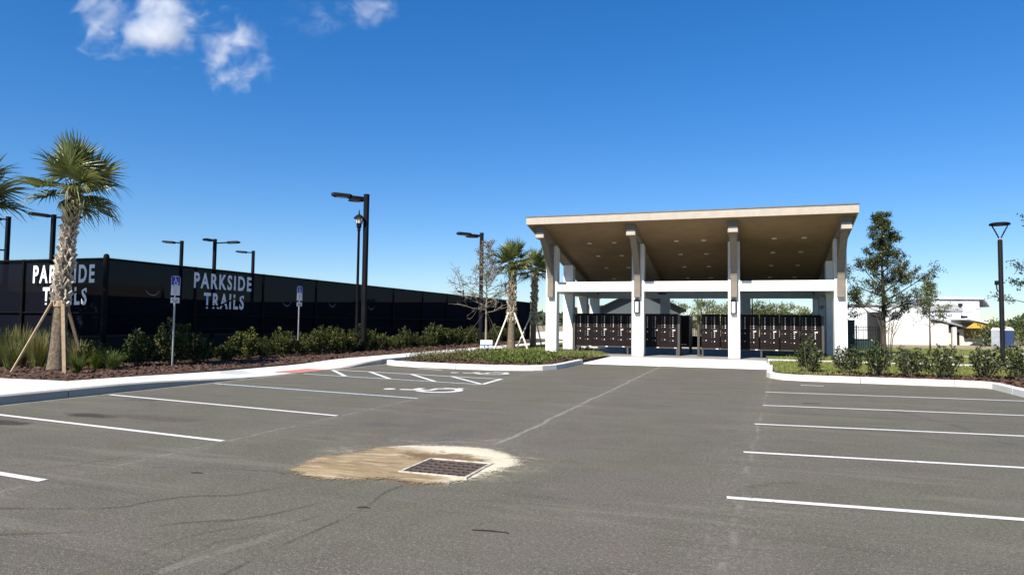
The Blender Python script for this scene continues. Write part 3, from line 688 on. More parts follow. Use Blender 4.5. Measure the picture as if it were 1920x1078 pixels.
for i in range(nx):
    for j in range(ny):
        x, y = -4.3 + (i + .5) * st, 5.05 + (j + .5) * st
        wx = x + .06 * mn.noise(Vector((x * 5, y * 5, 2))); wy = y + .07 * mn.noise(Vector((x * 5, y * 5, 9)))
        if inpoly(wx, wy, SAND) and not (GX0 - .02 < x < GX1 + .02 and GY0 - .02 < y < GY1 + .02):
            m.f.append((sv(i, j), sv(i + 1, j), sv(i + 1, j + 1), sv(i, j + 1)))
tag(m.build('sand_wash', 'sand', smooth=True), 'tan patch of washed sand round the iron drain grate', 'sand', kind='stuff')
rg = random.Random(5); gr = MB()
for k in range(2600):
    a = rg.choice(SAND_D); x, y = a[0] + rg.gauss(0, .09), a[1] + rg.gauss(0, .07)
    if k % 3 == 0: x, y = rg.uniform(-3.3, -2.4), rg.gauss(5.38, .05)
    s_ = rg.uniform(.002, .006)
    gr.add([(x - s_, y, .004), (x + s_, y, .004), (x, y + s_ * 1.4, .004), (x, y + s_ * .3, .004 + s_)], [(0, 1, 3), (1, 2, 3), (2, 0, 3)])
tag(gr.build('sand_crumbs', 'sand'), 'loose sand crumbs along the edge of the sand patch', 'sand', kind='stuff')
dr = thing('storm_drain', 'square rusty iron drain grate set in a pale frame in the asphalt', 'drain', ((GX0 + GX1) / 2, (GY0 + GY1) / 2, 0))
q = .31
MB().box(-q, q, -q, q, .001, .012).build('pit_shade', 'pit_shade', dr)  # thin black plate under the bars, the drain's inner darkness put into its colour
for a in ((-q - .03, -q, -q - .03, q + .03), (q, q + .03, -q - .03, q + .03), (-q, q, -q - .03, -q), (-q, q, q, q + .03)):
    MB().box(*a, .001, .03).build('frame', 'iron_frame', dr, bevel=.004)
barm = MB().box(-q, q, -.024, .024, .0122, .02).mesh('bar', 'iron')
for k in range(6): put('bar', barm, dr, (0, -q + .025 + k * (2 * q - .05) / 5, 0))
crossm = MB().box(-.012, .012, -q, q, .0122, .0192).mesh('cross_bar', 'iron')
for k in range(7): put('cross_bar', crossm, dr, (-q + .02 + k * (2 * q - .04) / 6, 0, 0))
# twigs and crumbs on the asphalt
for k, (x, y, a, L) in enumerate(((-1.63, 4.35, .1, .13), (-2.72, 4.55, .3, .05), (1.1, 13.5, .2, .16), (-4.72, 5.0, .4, .05))):
    tag(MB().tube([(x - L * math.cos(a), y - L * math.sin(a), .008), (x, y + .01, .012), (x + L * math.cos(a), y + L * math.sin(a), .008)], [.004, .006, .004], 5).build('twig', 'bark_dark'),
        ['small dark twig on the asphalt below the drain', 'tiny bark scrap on the asphalt near the drain', 'dark twig lying across the middle right parking bay', 'tiny dark scrap on the asphalt left of the drain'][k], 'twig')
# ================================================================== PAVILION
pav = thing('mail_pavilion', 'open white mail pavilion with a tan sloping shed roof on bracketed columns', 'pavilion', (0, 0, 0))
XC = [(-8.40, -7.91), (-4.61, -4.11), (-.71, -.25), (3.22, 3.67)]
YF0, YF1 = 29.05, 29.53
def soff(y): return 5.47 - .2 * (y - 26.8)
RX0, RX1, RY0, RY1 = -8.62, 3.8, 26.8, 39.4
for a, b in XC:
    MB().prism_x([(YF0, .045), (YF1, .045), (YF1, soff(YF1) - .21), (YF0, soff(YF0) - .21)], a, b).build('column', 'white_stucco', pav, bevel=.01)
for ya in (32.05, 35.05, 37.95):
    for (a, b) in (XC[0], XC[3]):
        MB().prism_x([(ya, .045), (ya + .46, .045), (ya + .46, soff(ya + .46) - .21), (ya, soff(ya) - .21)], a + .005, b - .005).build('column', 'white_stucco', pav, bevel=.01)
for a, b in ((-4.47, -3.98), (-.31, .2)):
    MB().box(a, b, 38.0, 38.4, .045, 2.82).build('column', 'white_stucco', pav, bevel=.01)
MB().prism_y([(-.003, .05), (.06, .05), (.06, 2.83), (-.003, 2.83)], 37.9, 37.99).build('downspout', 'black_metal', pav).location.x = .25
# lintel beams between the columns
for (a, b), (c, d) in zip(XC, XC[1:]):
    MB().box(b, c, YF0 + .006, YF1 - .04, 2.78, 3.2).build('lintel', 'white_stucco', pav, bevel=.01)
for (a, b) in (XC[0], XC[3]):
    for ya, yb in ((YF1, 32.05), (32.51, 35.05), (35.51, 37.95)):
        MB().box(a + .04, b - .04, ya, yb, 2.78, 3.19).build('lintel', 'white_stucco', pav)
MB().box(XC[0][1], XC[3][0], 38.02, 38.38, 2.82, soff(38.4) - .01).build('back_lintel', 'white_stucco', pav)
# rafters with bevelled noses
for a, b in XC:
    c = (a + b) / 2; h = .19
    MB().prism_x([(27.16, soff(27.16) - .005), (39.0, soff(39.0) - .005), (39.0, soff(39) - .205), (28.06, soff(28.06) - .205), (28.06, 4.93), (27.16, 4.93)], c - h, c + h).build('rafter', 'taupe', pav)
    MB().box(c - .17, c + .17, 27.145, 27.16, 4.94, 5.16).build('rafter_end', 'fascia', pav)
    # bracket: post on the column face and a curved brace running up and out to the rafter nose
    w2 = .13
    MB().box(c - w2, c + w2, 28.86, YF0 - .002, 2.53, 3.16).build('bracket_foot', 'taupe', pav, bevel=.006)
    outer = [(28.88 - 1.25 * t ** 1.7, 3.16 + 1.77 * t) for t in np.linspace(0, 1, 9)]
    inner = [(29.03 - 1.0 * t ** 1.9, 3.16 + 1.77 * t) for t in np.linspace(1, 0, 9)]
    MB().prism_x(outer + inner, c - w2 + .003, c + w2 - .003).build('brace', 'taupe', pav)
    MB().box(c - w2 + .02, c + w2 - .02, 28.92, YF0 - .003, 3.16, soff(29.0) - .22).build('bracket_post', 'taupe', pav)
# roof: deck, soffit panels, fascia, metal edge
rf = MB().prism_x([(RY0, soff(RY0) + .05), (RY1, soff(RY1) + .05), (RY1, soff(RY1) + .3), (RY0, soff(RY0) + .3)], RX0 + .02, RX1 - .02).build('roof', 'roofing', pav)
MB().prism_x([(RY0 + .06, soff(RY0 + .06)), (RY1 - .06, soff(RY1 - .06)), (RY1 - .06, soff(RY1 - .06) + .045), (RY0 + .06, soff(RY0 + .06) + .045)], RX0 + .05, RX1 - .05).build('soffit', 'soffit', rf)
MB().box(RX0, RX1, RY0 - .03, RY0 + .055, soff(RY0) - .02, soff(RY0) + .27).build('fascia', 'fascia', rf)
MB().box(RX0, RX1, RY1 - .05, RY1 + .03, soff(RY1) - .02, soff(RY1) + .27).build('fascia', 'fascia', rf)
for x0, x1 in ((RX0, RX0 + .045), (RX1 - .045, RX1)):
    MB().prism_x([(RY0 + .056, soff(RY0) - .03), (RY1 - .051, soff(RY1) - .02), (RY1 - .051, soff(RY1) + .27), (RY0 + .056, soff(RY0) + .26)], x0, x1).build('fascia', 'fascia', rf)
MB().box(RX0 - .02, RX1 + .02, RY0 - .05, RY0 + .1, soff(RY0) + .272, soff(RY0) + .315).build('drip_edge', 'drip_metal', rf)
for x in (RX0 - .02, RX1 - .06):
    MB().prism_x([(RY0 + .1, soff(RY0) + .262), (RY1, soff(RY1) + .272), (RY1, soff(RY1) + .312), (RY0 + .1, soff(RY0) + .305)], x, x + .08).build('drip_edge', 'drip_metal', rf)
dl = MB().lathe([(.1, 0), (.1, -.012), (.085, -.016)], 14).mesh('downlight', 'trim_white')
dlens = MB().lathe([(.07, -.0165), (.07, -.021)], 12).mesh('lens', 'light_lens')
for x in (-6.55, -5.45, -2.8, -1.68, 1.08, 2.2):
    for y in (29.5, 31.4, 33.4, 35.4):
        put('downlight', dl, rf, (x, y, soff(y)), (math.atan(-.2), 0, 0)); put('lens', dlens, rf, (x, y, soff(y)), (math.atan(-.2), 0, 0))
# wall lanterns on the two middle columns
for (a, b) in XC[1:3]:
    c = (a + b) / 2 - .02; y0 = YF0
    ln = MB().box(c - .1, c + .1, y0 - .03, y0 - .001, 1.86, 2.44).build('wall_lantern', 'black_metal', pav)
    MB().box(c - .11, c + .11, y0 - .15, y0 - .03, 2.36, 2.44).build('hood', 'black_metal', ln); MB().box(c - .11, c + .11, y0 - .15, y0 - .03, 1.86, 1.89).build('tray', 'black_metal', ln)
    for s in (-1, 1): MB().box(c + s * .092 - .018, c + s * .092 + .018, y0 - .148, y0 - .128, 1.885, 2.365).build('lantern_bar', 'black_metal', ln)
    MB().box(c - .07, c + .07, y0 - .13, y0 - .04, 1.895, 2.355).build('lantern_glass', 'lantern_glass', ln)

# ================================================================== MAILBOX CABINETS
MW, MH0, MH1 = .755, .36, 1.76
dsm = MB().box(-.155, .155, -.008, 0, -.0395, .0395).mesh('door', 'mail_brown')
dpm = MB().box(-.155, .155, -.008, 0, -.16, .16).mesh('parcel_door', 'mail_brown')
lkm = MB().lathe([(.021, 0), (.021, .011), (.015, .014)], 10).mesh('lock', 'lock_metal')
nmm = MB().box(-.011, .011, -.002, 0, -.008, .008).mesh('number_tag', 'galvanised')
plm = MB().box(-.06, .06, -.003, 0, -.02, .02).mesh('outgoing_plate', 'plate_white')
slm = MB().box(-.13, .13, -.01, 0, -.008, .008).mesh('mail_slot', 'mail_frame')
sbm = MB().box(-.055, .055, -.004, 0, -.016, .016).mesh('bottom_plate', 'plate_white')
cabm = MB().box(-MW / 2 + .004, MW / 2 - .004, 0, .5, MH0, MH1).mesh('cabinet', 'mail_brown')
topm = MB().prism_x([(-.02, MH1 + .001), (.53, MH1 + .001), (.53, MH1 + .03), (.25, MH1 + .06), (-.02, MH1 + .03)], -MW / 2 + .002, MW / 2 - .002).mesh('hood', 'mail_brown')
sillm = MB().box(-MW / 2 + .001, MW / 2 - .001, -.018, .5, MH0 - .045, MH0 - .001).mesh('sill', 'mail_frame')
legm = MB().box(-.035, .035, -.005, .065, 0, MH0 - .046).mesh('leg', 'mail_frame')
def cabinet(x, y, leg_sides, label, group):
    t = thing('mailbox_cabinet', label, 'mailbox', (x, y, .045), 0, group)
    put('cabinet', cabm, t); put('hood', topm, t); put('sill', sillm, t)
    for s in leg_sides:
        for yy in (.0, .42): put('leg', legm, t, (s, yy, 0))
    def door(me, name, cx_, cz, tagx=True):
        d = put(name, me, t, (cx_, -.001, cz)); put('lock', lkm, d, (.0, -.008, 0), (PI / 2, 0, 0))
        if tagx: put('number_tag', nmm, d, (-.125, -.008, 0))
    for i in range(6): door(dsm, 'door', -.185, MH1 - .09 - i * .087); door(dsm, 'door', .165, MH1 - .09 - i * .087)
    z6 = MH1 - .09 - 6 * .087
    door(dpm, 'parcel_door', -.185, z6 - .155 + .03); door(dpm, 'parcel_door', -.185, z6 - .49 + .03)
    put('mail_slot', slm, t, (.165, -.001, z6 + .028)); put('outgoing_plate', plm, t, (.2, -.012, z6 - .045))
    for i in range(3): door(dsm, 'door', .165, z6 - .125 - i * .087)
    door(dpm, 'parcel_door', .165, z6 - .53 + .03); put('bottom_plate', sbm, t, (.27, -.02, MH0 - .02))
    return t
for k in range(6):
    cabinet(-7.36 + MW * (k + .5), 30.5, [-.3] if k in (0, 3) else ([.33] if k == 5 else []),
            'brown mailbox cabinet in the row left of the pavilion gap, %s from the left' % ORD[k], 'mailbox cabinets left of the gap')
for k in range(6):
    cabinet(-1.86 + .79 * (k + .5), 30.5, [-.33] if k in (0, 3) else ([.33] if k == 5 else []),
            'brown mailbox cabinet in the row right of the pavilion gap, %s from the left' % ORD[k], 'mailbox cabinets right of the gap')
# row ends: framed side screens that close the rows, and a second row seen edge-on
for nm, xa, ya, lb in (('row_end_frame', -7.46, 30.46, 'grey brown end frame at the left end of the mailbox rows'), ('row_end_frame', -2.8, 30.46, 'grey brown end frame on the left of the pavilion gap'),
                       ('row_end_frame', -1.97, 30.46, 'grey brown end frame on the right of the pavilion gap'), ('row_end_frame', 2.93, 30.46, 'grey brown end frame at the right end of the mailbox rows')):
    t = thing(nm, lb, 'frame', (xa, ya, .045))
    MB().box(-.04, .05, 0, .08, 0, 1.78).build('post', 'mail_frame', t); MB().box(-.04, .05, .5, .58, 0, 1.78).build('post', 'mail_frame', t)
    MB().box(-.02, .03, .08, .5, .3, 1.76).build('panel', 'mail_brown', t)
t = thing('mailbox_cabinet', 'dark mailbox cabinet seen end-on behind the left side of the pavilion gap', 'mailbox', (-2.72, 32.2, .045))
MB().box(-.22, .22, 0, 2.2, .36, 1.78).build('cabinet', 'mail_brown', t); MB().box(.222, .26, -.02, .06, 0, 1.8).build('post', 'mail_frame', t); MB().box(-.2, -.1, .02, .1, 0, .36).build('leg', 'mail_frame', t); MB().box(.1, .2, 2.0, 2.1, 0, .36).build('leg', 'mail_frame', t)
put('bottom_plate', sbm, t, (-.08, -.003, .45)); put('bottom_plate', sbm, t, (.06, -.003, .45))

# ================================================================== POOL FENCE behind the pavilion
pf = thing('picket_fence', 'black metal picket fence with a solid lower panel behind the pavilion', 'fence', (0, 41, 0))
pk = MB().box(-.011, .011, -.011, .011, .1, 1.42).mesh('picket', 'black_metal')
x = -8.8
while x < 5.6:
    if abs((x + 8.8) % 2.4) > .06: put('picket', pk, pf, (x, 0, 0))
    x += .115
for k in range(7):
    xx = -8.8 + 2.4 * k
    MB().box(xx - .03, xx + .03, -.03, .03, 0, 1.5).build('post', 'black_metal', pf)
    if k < 6:
        for z in (.14, .72, 1.22, 1.36): MB().box(xx + .031, xx + 2.369, -.017, .017, z, z + .03).build('rail', 'black_metal', pf)
        MB().box(xx + .031, xx + 2.369, .02, .03, .1, .72).build('lower_panel', 'teal_panel' if k > 4 else 'fence_black', pf)
xx = 5.6
for z in (.14, .72, 1.22, 1.36): MB().box(xx + .031, 6.67, -.017, .017, z, z + .03).build('rail', 'black_metal', pf)
MB().box(xx + .031, 6.67, .02, .03, .1, .72).build('lower_panel', 'teal_panel', pf); MB().box(6.671, 6.73, -.03, .03, 0, 1.5).build('post', 'black_metal', pf)
for k in range(9): put('picket', pk, pf, (xx + .115 * (k + 1), 0, 0))
gb = thing('utility_cabinet', 'dark green cabinet standing behind the right end column of the pavilion', 'cabinet', (4.35, 33.5, .1))
MB().box(-.17, .17, 0, .5, 0, 1.55).build('case', 'teal_panel', gb, bevel=.01); MB().box(-.19, .19, -.02, .52, 1.551, 1.6).build('lid', 'teal_panel', gb); MB().box(.08, .1, -.02, -.001, .8, .95).build('handle', 'galvanised', gb)
# ================================================================== COURT FENCE with windscreen
FX, FY, FH = -16.8, 14.2, 3.03
def fence_side(root, p, q, n, posts=True, fringe=True, detail=True):
    P, Q = Vector((*p, 0)), Vector((*q, 0)); d = Q - P; u = d.normalized(); nn = Vector((u.y, -u.x, 0))   # nn points out of the court
    pm_ = MB().lathe([(.045, 0), (.045, FH + .015), (.03, FH + .035)], 10).mesh('post', 'fence_black')
    for k in range(n + 1):
        c = P + d * k / n
        put('post', pm_, root, c)
        if k == n: break
        e = P + d * (k + 1) / n; a = c; b = e
        for z in ((FH, .03), (1.52, .022), (.12, .022)):
            if detail or z[0] > 2: MB().tube([c + u * .046 + Vector((0, 0, z[0])), e - u * .046 + Vector((0, 0, z[0]))], z[1], 6).build('rail', 'fence_black', root)
        o = nn * .05
        MB().add([a + o + Vector((0, 0, .08)), b + o + Vector((0, 0, .08)), b + o + Vector((0, 0, FH - .015)), a + o + Vector((0, 0, FH - .015))], [(0, 1, 2, 3)]).build('windscreen', 'windscreen', root)
    if fringe:                                       # twisted wire ends above the top rail
        m = MB(); L = d.length; k = 0; x = .03
        while x < L:
            c = P + u * x; s_ = .006
            m.add([c + u * -s_ + Vector((0, 0, FH)), c + u * s_ + Vector((0, 0, FH)), c + u * (.02 if k % 2 else -.02) + Vector((0, 0, FH + .075))], [(0, 1, 2)]); x += .05; k += 1
        o = m.build('wire_fringe', 'fence_black', root); o['kind'] = 'stuff'
    return u, nn
cf = thing('court_fence', 'tall black chain link fence with dark windscreen round the sport court', 'fence', (0, 0, 0))
un, nnx = fence_side(cf, (FX, 53.4), (FX, FY), 12)          # side along the walk (outside = +X)
fence_side(cf, (FX, FY), (-45.6, FY), 9)
fence_side(cf, (-45.6, FY), (-45.6, 53.4), 8, fringe=False, detail=False)
fence_side(cf, (-45.6, 53.4), (FX, 53.4), 8, fringe=False, detail=False)
MB().lathe([(.075, 0), (.075, FH + .06), (.06, FH + .12), (.01, FH + .14)], 12, FX, FY).build('corner_post', 'fence_black', cf)
MB().tube([(FX - .25, FY + .4, 1.05), (FX - .25, 36, 1.05)], .022, 6).build('inner_rail', 'pale_rail', cf)
MB().tube([(FX - .4, FY + .25, 1.05), (-30, FY + .25, 1.05)], .022, 6).build('inner_rail', 'pale_rail', cf)
def logo(org, u, nrm, w1, x2, w2, z1, h1, z2, h2):
    rz = math.atan2(u[1], u[0])
    base = Vector((*org, 0)) + Vector((*nrm, 0)) * .062
    a = text_mesh('PARKSIDE', w1, h1, .03); a.materials.append(MATS['print_white'])
    put('lettering', a, cf, (base.x, base.y, z1), (0, 0, rz))
    # second line letter by letter, each cut by the rising slash of the printed logo
    b = text_mesh('TRAILS', w2, h2, .03); bm = bmesh.new(); bm.from_mesh(b)
    def slash(x): 
        t = x / w2
        return h2 * (.16 + .06 * t) if t < .36 else h2 * (.18 + (t - .36) * 1.35)
    geom = lambda: bm.verts[:] + bm.edges[:] + bm.faces[:]
    pts = [(0, slash(0)), (.36 * w2, slash(.36 * w2)), (w2, slash(w2))]
    gapw = .055 * h2
    for i in range(2):
        (xa, za), (xb, zb) = pts[i], pts[i + 1]; dr_ = Vector((xb - xa, 0, zb - za)).normalized(); nrm_ = Vector((-dr_.z, 0, dr_.x))
        for s in (-1, 1):
            bmesh.ops.bisect_plane(bm, geom=geom(), plane_co=Vector((xa, 0, za)) + nrm_ * gapw * s, plane_no=nrm_)
    kill = []
    for f in bm.faces:
        c = f.calc_center_median(); sl_ = 1 if c.x < .36 * w2 else math.cos(math.atan(1.35 * h2 / w2))
        if abs(c.z - slash(c.x)) * sl_ < gapw: kill.append(f)
    bmesh.ops.delete(bm, geom=kill, context='FACES'); bm.to_mesh(b); bm.free(); b.materials.append(MATS['print_white'])
    p = base + Vector((*u, 0)) * x2
    put('lettering', b, cf, (p.x, p.y, z2), (0, 0, rz))
logo((-19.52, FY), (1, 0), (0, -1), 2.38, .42, 1.7, 2.36, .52, 1.74, .51)
logo((FX, 17.34), (0, 1), (1, 0), 2.68, .44, 1.88, 2.38, .52, 1.73, .53)
def crescent(y, z):
    m = MB(); k = 11
    for i in range(k):
        a = math.radians(200 + 140 * i / (k - 1)); w_ = .02 * math.sin(PI * i / (k - 1)) + .003
        for s in (0, 1): m.v.append((FX + .063, y + (.28 - s * w_) * math.cos(a), z + (.28 - s * w_) * math.sin(a)))
    m.f = [(2 * i, 2 * i + 1, 2 * i + 3, 2 * i + 2) for i in range(k - 1)]
    m.build('wind_vent', 'grey_flap', cf)
for y, z in ((15.75, 2.35), (22.05, 2.2), (25.1, 2.25), (28.3, 2.2)): crescent(y, z)

# ================================================================== LAMPS
def unit(v): return Vector((v[0], v[1], 0)).normalized()
def head(root, x, z, dirv, arm, L, wd=.46):
    d = unit(dirv); s = Vector((-d.y, d.x, 0)); up = Vector((0, 0, 1)); o = Vector((x[0], x[1], z))
    tilt = (d * math.cos(.06) + up * math.sin(.06)); nrm = tilt.cross(s) * -1
    nrm = s.cross(tilt) * -1 if nrm.z < 0 else nrm
    hd = MB().tube([o, o + tilt * arm], .045, 6).build('arm', 'black_metal', root)
    c = o + tilt * (arm + L / 2)
    prof = [(-.5, .12, .06), (-.4, .42, .075), (.36, .5, .07), (.5, .36, .035)]
    m = MB(); 
    for t, wf, hh in prof:
        for sx, sz in ((-1, -1), (1, -1), (.8, 1), (-.8, 1)): m.v.append(tuple(c + tilt * t * L + s * (wf * wd * sx) + up * (hh * sz)))
    m.f = [(i * 4 + j, i * 4 + (j + 1) % 4, i * 4 + 4 + (j + 1) % 4, i * 4 + 4 + j) for i in range(3) for j in range(4)] + [(3, 2, 1, 0), (12, 13, 14, 15)]
    h = m.build('lamp_head', 'black_metal', root)
    c2 = c - up * .08
    MB().obox(c2, tilt * L * .26, s * wd * .3, up * .006).build('lens', 'light_lens', h)
def area_light(loc, h, heads, label, group, sq=.09):
    t = thing('area_light', label, 'lamp post', loc, 0, group)
    MB().box(-sq, sq, -sq, sq, 0, h).build('pole', 'black_metal', t, bevel=.012)
    MB().box(-.2, .2, -.2, .2, 0, .02).build('base_plate', 'black_metal', t); MB().box(-sq - .006, sq + .006, -sq - .006, sq + .006, h, h + .03).build('pole_cap', 'black_metal', t)
    for dv, arm, L, dz in heads: head(t, (unit(dv).x * sq, unit(dv).y * sq), h - .12 + dz, dv, arm, L)
HD = [((-.857, -.515), .5, .85, 0), ((-.876, .487), .35, .85, -.02)]
area_light((-15.1, 24.95, .125), 6.55, HD, 'tall black twin-headed light pole rising beside the lantern post', 'twin headed light poles')
area_light((-14.2, 35.9, .125), 6.3, HD, 'tall black twin-headed light pole behind the leafless tree', 'twin headed light poles')
CL = [((-37.24, 25.5), [((-.9, -.35), .3, .8, 0), ((-.9, -.35), .45, .75, -1.65)], 'court light pole with two stacked arms at the far left edge'),
      ((-34.05, 25.6), [((-.6, -.85), .05, .95, .05), ((.9, .45), .5, .75, 0)], 'double-armed court light pole just left of the big palm trunk'),
      ((-36.6, 36.7), [((-.9, -.35), .35, .85, 0)], 'single-armed court light pole left of the fence lettering'),
      ((-33.5, 36.4), [((.94, .33), .7, .85, -.12), ((-.3, -.95), .1, .6, .02)], 'double-armed court light pole standing above the side lettering'),
      ((-36.2, 43.4), [((-.94, -.33), .4, .85, 0)], 'single-armed court light pole just right of the side lettering')]
for (x, y), hs, lb in CL: area_light((x, y, .03), 6.65, hs, lb, 'court light poles', .09)
area_light((-21.5, 50.5, .03), 3.9, [((-.94, -.33), .1, .35, 0)], 'short dark pole with a small head above the far end of the fence', 'court light poles', .05)
# old-style lantern post
lp = thing('lantern_post', 'slim black post with a tapered lantern head in front of the light pole', 'lamp post', (-15.28, 24.7, .125))
MB().lathe([(.16, 0), (.16, .25), (.1, .4), (.075, .9), (.06, 1.1), (.05, 5.0), (.07, 5.02), (.075, 5.08), (.05, 5.1)], 12).build('post', 'black_metal', lp, True)
ln = MB().lathe([(.06, 5.1), (.1, 5.16), (.11, 5.3), (.12, 5.32)], 8).build('lantern', 'black_metal', lp)
MB().lathe([(.12, 5.321), (.17, 5.52)], 8).build('glass', 'lantern_glass', ln)
for j in range(8):
    a = 2 * PI * j / 8; MB().tube([(.123 * math.cos(a), .123 * math.sin(a), 5.31), (.175 * math.cos(a), .175 * math.sin(a), 5.53)], .011, 4).build('glazing_bar', 'black_metal', ln)
MB().lathe([(.23, 5.525), (.22, 5.56), (.12, 5.66), (.04, 5.7), (.025, 5.74), (.03, 5.77), (.008, 5.9)], 8).build('lantern_roof', 'black_metal', ln)
# modern lamp on the right
rl = thing('park_lamp', 'tall black lamp post with a flat ring head on two raking struts', 'lamp post', (7.98, 26.62, .12))
MB().lathe([(.11, 0), (.11, .06), (.07, .08), (.07, 4.2), (.045, 4.22), (.045, 4.3)], 16).build('post', 'black_metal', rl, True)
MB().lathe([(.048, 4.23), (.048, 4.29)], 14).build('collar', 'galvanised', rl)
rgm = MB(); k = 24
for i in range(k):
    a = 2 * PI * i / k
    for r, z in ((.3, 4.71), (.295, 4.765), (.25, 4.785), (.235, 4.75), (.25, 4.715)): rgm.v.append((r * math.cos(a), r * math.sin(a), z))
rgm.f = [(i * 5 + j, ((i + 1) % k) * 5 + j, ((i + 1) % k) * 5 + (j + 1) % 5, i * 5 + (j + 1) % 5) for i in range(k) for j in range(5)]
hd = rgm.build('ring_head', 'black_metal', rl, True)
for s in (-1, 1):
    c_, s_ = math.cos(.3), math.sin(.3)
    MB().tube([(s * .03 * c_, s * .03 * s_, 4.27), (s * .14 * c_, s * .14 * s_, 4.48), (s * .265 * c_, s * .265 * s_, 4.71)], .022, 6).build('strut', 'black_metal', rl)
cmr = MB().box(-.17, -.071, -.05, .05, 2.72, 2.86).build('side_box', 'black_metal', rl); MB().tube([(-.13, 0, 2.73), (-.12, 0, 2.58), (-.09, 0, 2.5)], .02, 6).build('conduit', 'black_metal', cmr)

# ================================================================== SIGNS
def disabled_sign(loc, h, label):
    t = thing('parking_sign', label, 'sign', loc, PI / 2, 'accessible parking signs')      # faces +X after the turn
    MB().box(-.018, .018, .003, .03, 0, h - .6).build('post', 'galvanised', t); MB().box(-.015, .015, .003, .02, h - .6, h - .05).build('post', 'galvanised', t)
    p = MB().prism_y([(-.155, h - .245), (.155, h - .245), (.155, h - .03), (.125, h), (-.125, h), (-.155, h - .03)], -.003, 0).build('symbol_plate', 'sign_blue', t)
    for a in ((-.155, -.145), (.145, .155)): MB().box(a[0], a[1], -.0045, -.0032, h - .245, h - .03).build('border', 'sign_white', p)
    MB().box(-.125, .125, -.0045, -.0032, h - .012, h).build('border', 'sign_white', p)
    m = MB(); sc = .165; k = 0
    for st in symbol(None, 1):
        pl = MB().ribbon([(u * sc, v * sc) for u, v in st], .13 * sc, 0)
        m.add([(x, -.0036 - .0002 * k, h - .135 + y) for x, y, _ in pl.v], pl.f); k += 1
    m.add([((-.12 + .12 * math.cos(a)) * sc, -.0038, h - .135 + (.62 + .12 * math.sin(a)) * sc) for a in np.linspace(0, 2 * PI, 13)[:-1]], [tuple(range(12))])
    m.build('wheelchair_symbol', 'sign_white', p)
    q_ = MB().box(-.15, .15, -.003, 0, h - .52, h - .248).build('text_plate', 'sign_white', t)
    for i, (tx, ww) in enumerate((('PARKING BY', .2), ('DISABLED', .16), ('PERMIT', .12), ('ONLY', .08))):
        me = text_mesh(tx, ww, .032); me.materials.append(MATS['sign_blue' if i == 0 else 'sign_ink']); put('lettering', me, q_, (-ww / 2, -.0045, h - .305 - i * .056))
    f_ = MB().box(-.155, .145, -.003, 0, h - .73, h - .585).build('fine_plate', 'sign_white', t)
    for x0, x1, z in ((-.11, -.03, .64), (.02, .1, .64), (-.06, .09, .69)): MB().box(x0, x1, -.0045, -.0035, h - z - .012, h - z + .012).build('lettering', 'sign_ink', f_)
disabled_sign((-14.62, 14.5, .125), 2.42, 'blue and white accessible parking sign on a steel post nearest the big palm')
disabled_sign((-15.4, 21.0, .125), 2.5, 'blue and white accessible parking sign on a steel post between hedge and lamp posts')
ys = thing('yard_sign', 'small blue and white notice board on low stakes in the middle island', 'sign', (-10.15, 26.35, .2), .25)
bd = MB().box(-.25, .25, -.006, .006, .08, .47).build('board', 'sign_white', ys)
MB().box(-.25, .25, -.0085, -.0065, .1, .235).build('lower_band', 'sign_white', bd)
for x0, x1, z0, z1 in ((-.245, .245, .24, .275), (-.11, -.06, .18, .24), (.04, .1, .19, .24), (-.1, -.04, .13, .17), (.04, .12, .13, .16)): MB().box(x0, x1, -.0112, -.009, z0, z1).build('lettering', 'yard_blue', bd)
for x0, x1, z0, z1 in ((-.2, -.1, .34, .352), (.17, .21, .335, .36), (-.16, -.1, .41, .418), (.0, .04, .41, .418)): MB().box(x0, x1, -.0085, -.0067, z0, z1).build('lettering', 'sign_ink', bd)
for s in (-.15, .12): MB().box(s - .01, s + .01, .008, .02, -.09, .4).build('stake', 'galvanised', ys)
# ================================================================== PLANTS
# sabal palm: fan fronds on curved stalks, boots criss-crossing the trunk
def frond_mesh(seed, droop, R=.84, lp=.55, mat='frond_green'):
    rg = random.Random(seed); m = MB(); n = 30
    m.tube([(0, 0, 0), (lp * .5, 0, .03), (lp, 0, 0)], [.022, .014, .011], 4, False)
    cost = [Vector((lp + .28 * t, 0, -.12 * t * t)) for t in np.linspace(0, 1, 5)]
    for i in range(n):
        j = -1 + 2 * (i + .5) / n; a = j * math.radians(112) + rg.gauss(0, .03)
        root = Vector((lp + .28 * (1 - abs(j)), 0, -.12 * (1 - abs(j)) ** 2))
        L = R * (1 - .28 * abs(j) ** 1.5) * rg.uniform(.88, 1.08) * (1 - .12 * (1 - abs(j)))
        d = Vector((math.cos(a), math.sin(a), .1 + .12 * abs(j) + rg.gauss(0, .05))); s = Vector((-math.sin(a), math.cos(a), 0))
        w0 = .027; k = 4; rows = []
        dk = droop * rg.uniform(.5, 1.7)
        for q in range(k + 1):
            t = q / k; p = root + d * L * t; p.z -= dk * max(0, t - .35) ** 2 * L * 1.6; p -= d * max(0, dk - .8) * max(0, t - .5) ** 2 * L * .5
            ww = w0 * (1 - .15 * t) if t < .5 else w0 * max(.06, (1 - t) * 1.85); rows.append((p, ww))
        b = len(m.v)
        for p, ww in rows: m.v += [tuple(p + s * ww), tuple(p + Vector((0, 0, -ww * .7))), tuple(p - s * ww)]
        for q in range(k):
            o = b + q * 3; m.f += [(o, o + 1, o + 4, o + 3), (o + 1, o + 2, o + 5, o + 4)]
    return m.mesh('frond', mat)
FR = [frond_mesh(1, .18), frond_mesh(2, .4), frond_mesh(3, .85, .78), frond_mesh(4, .08, .86)]
FRO = frond_mesh(5, 1.9, .7, .42, 'frond_old')
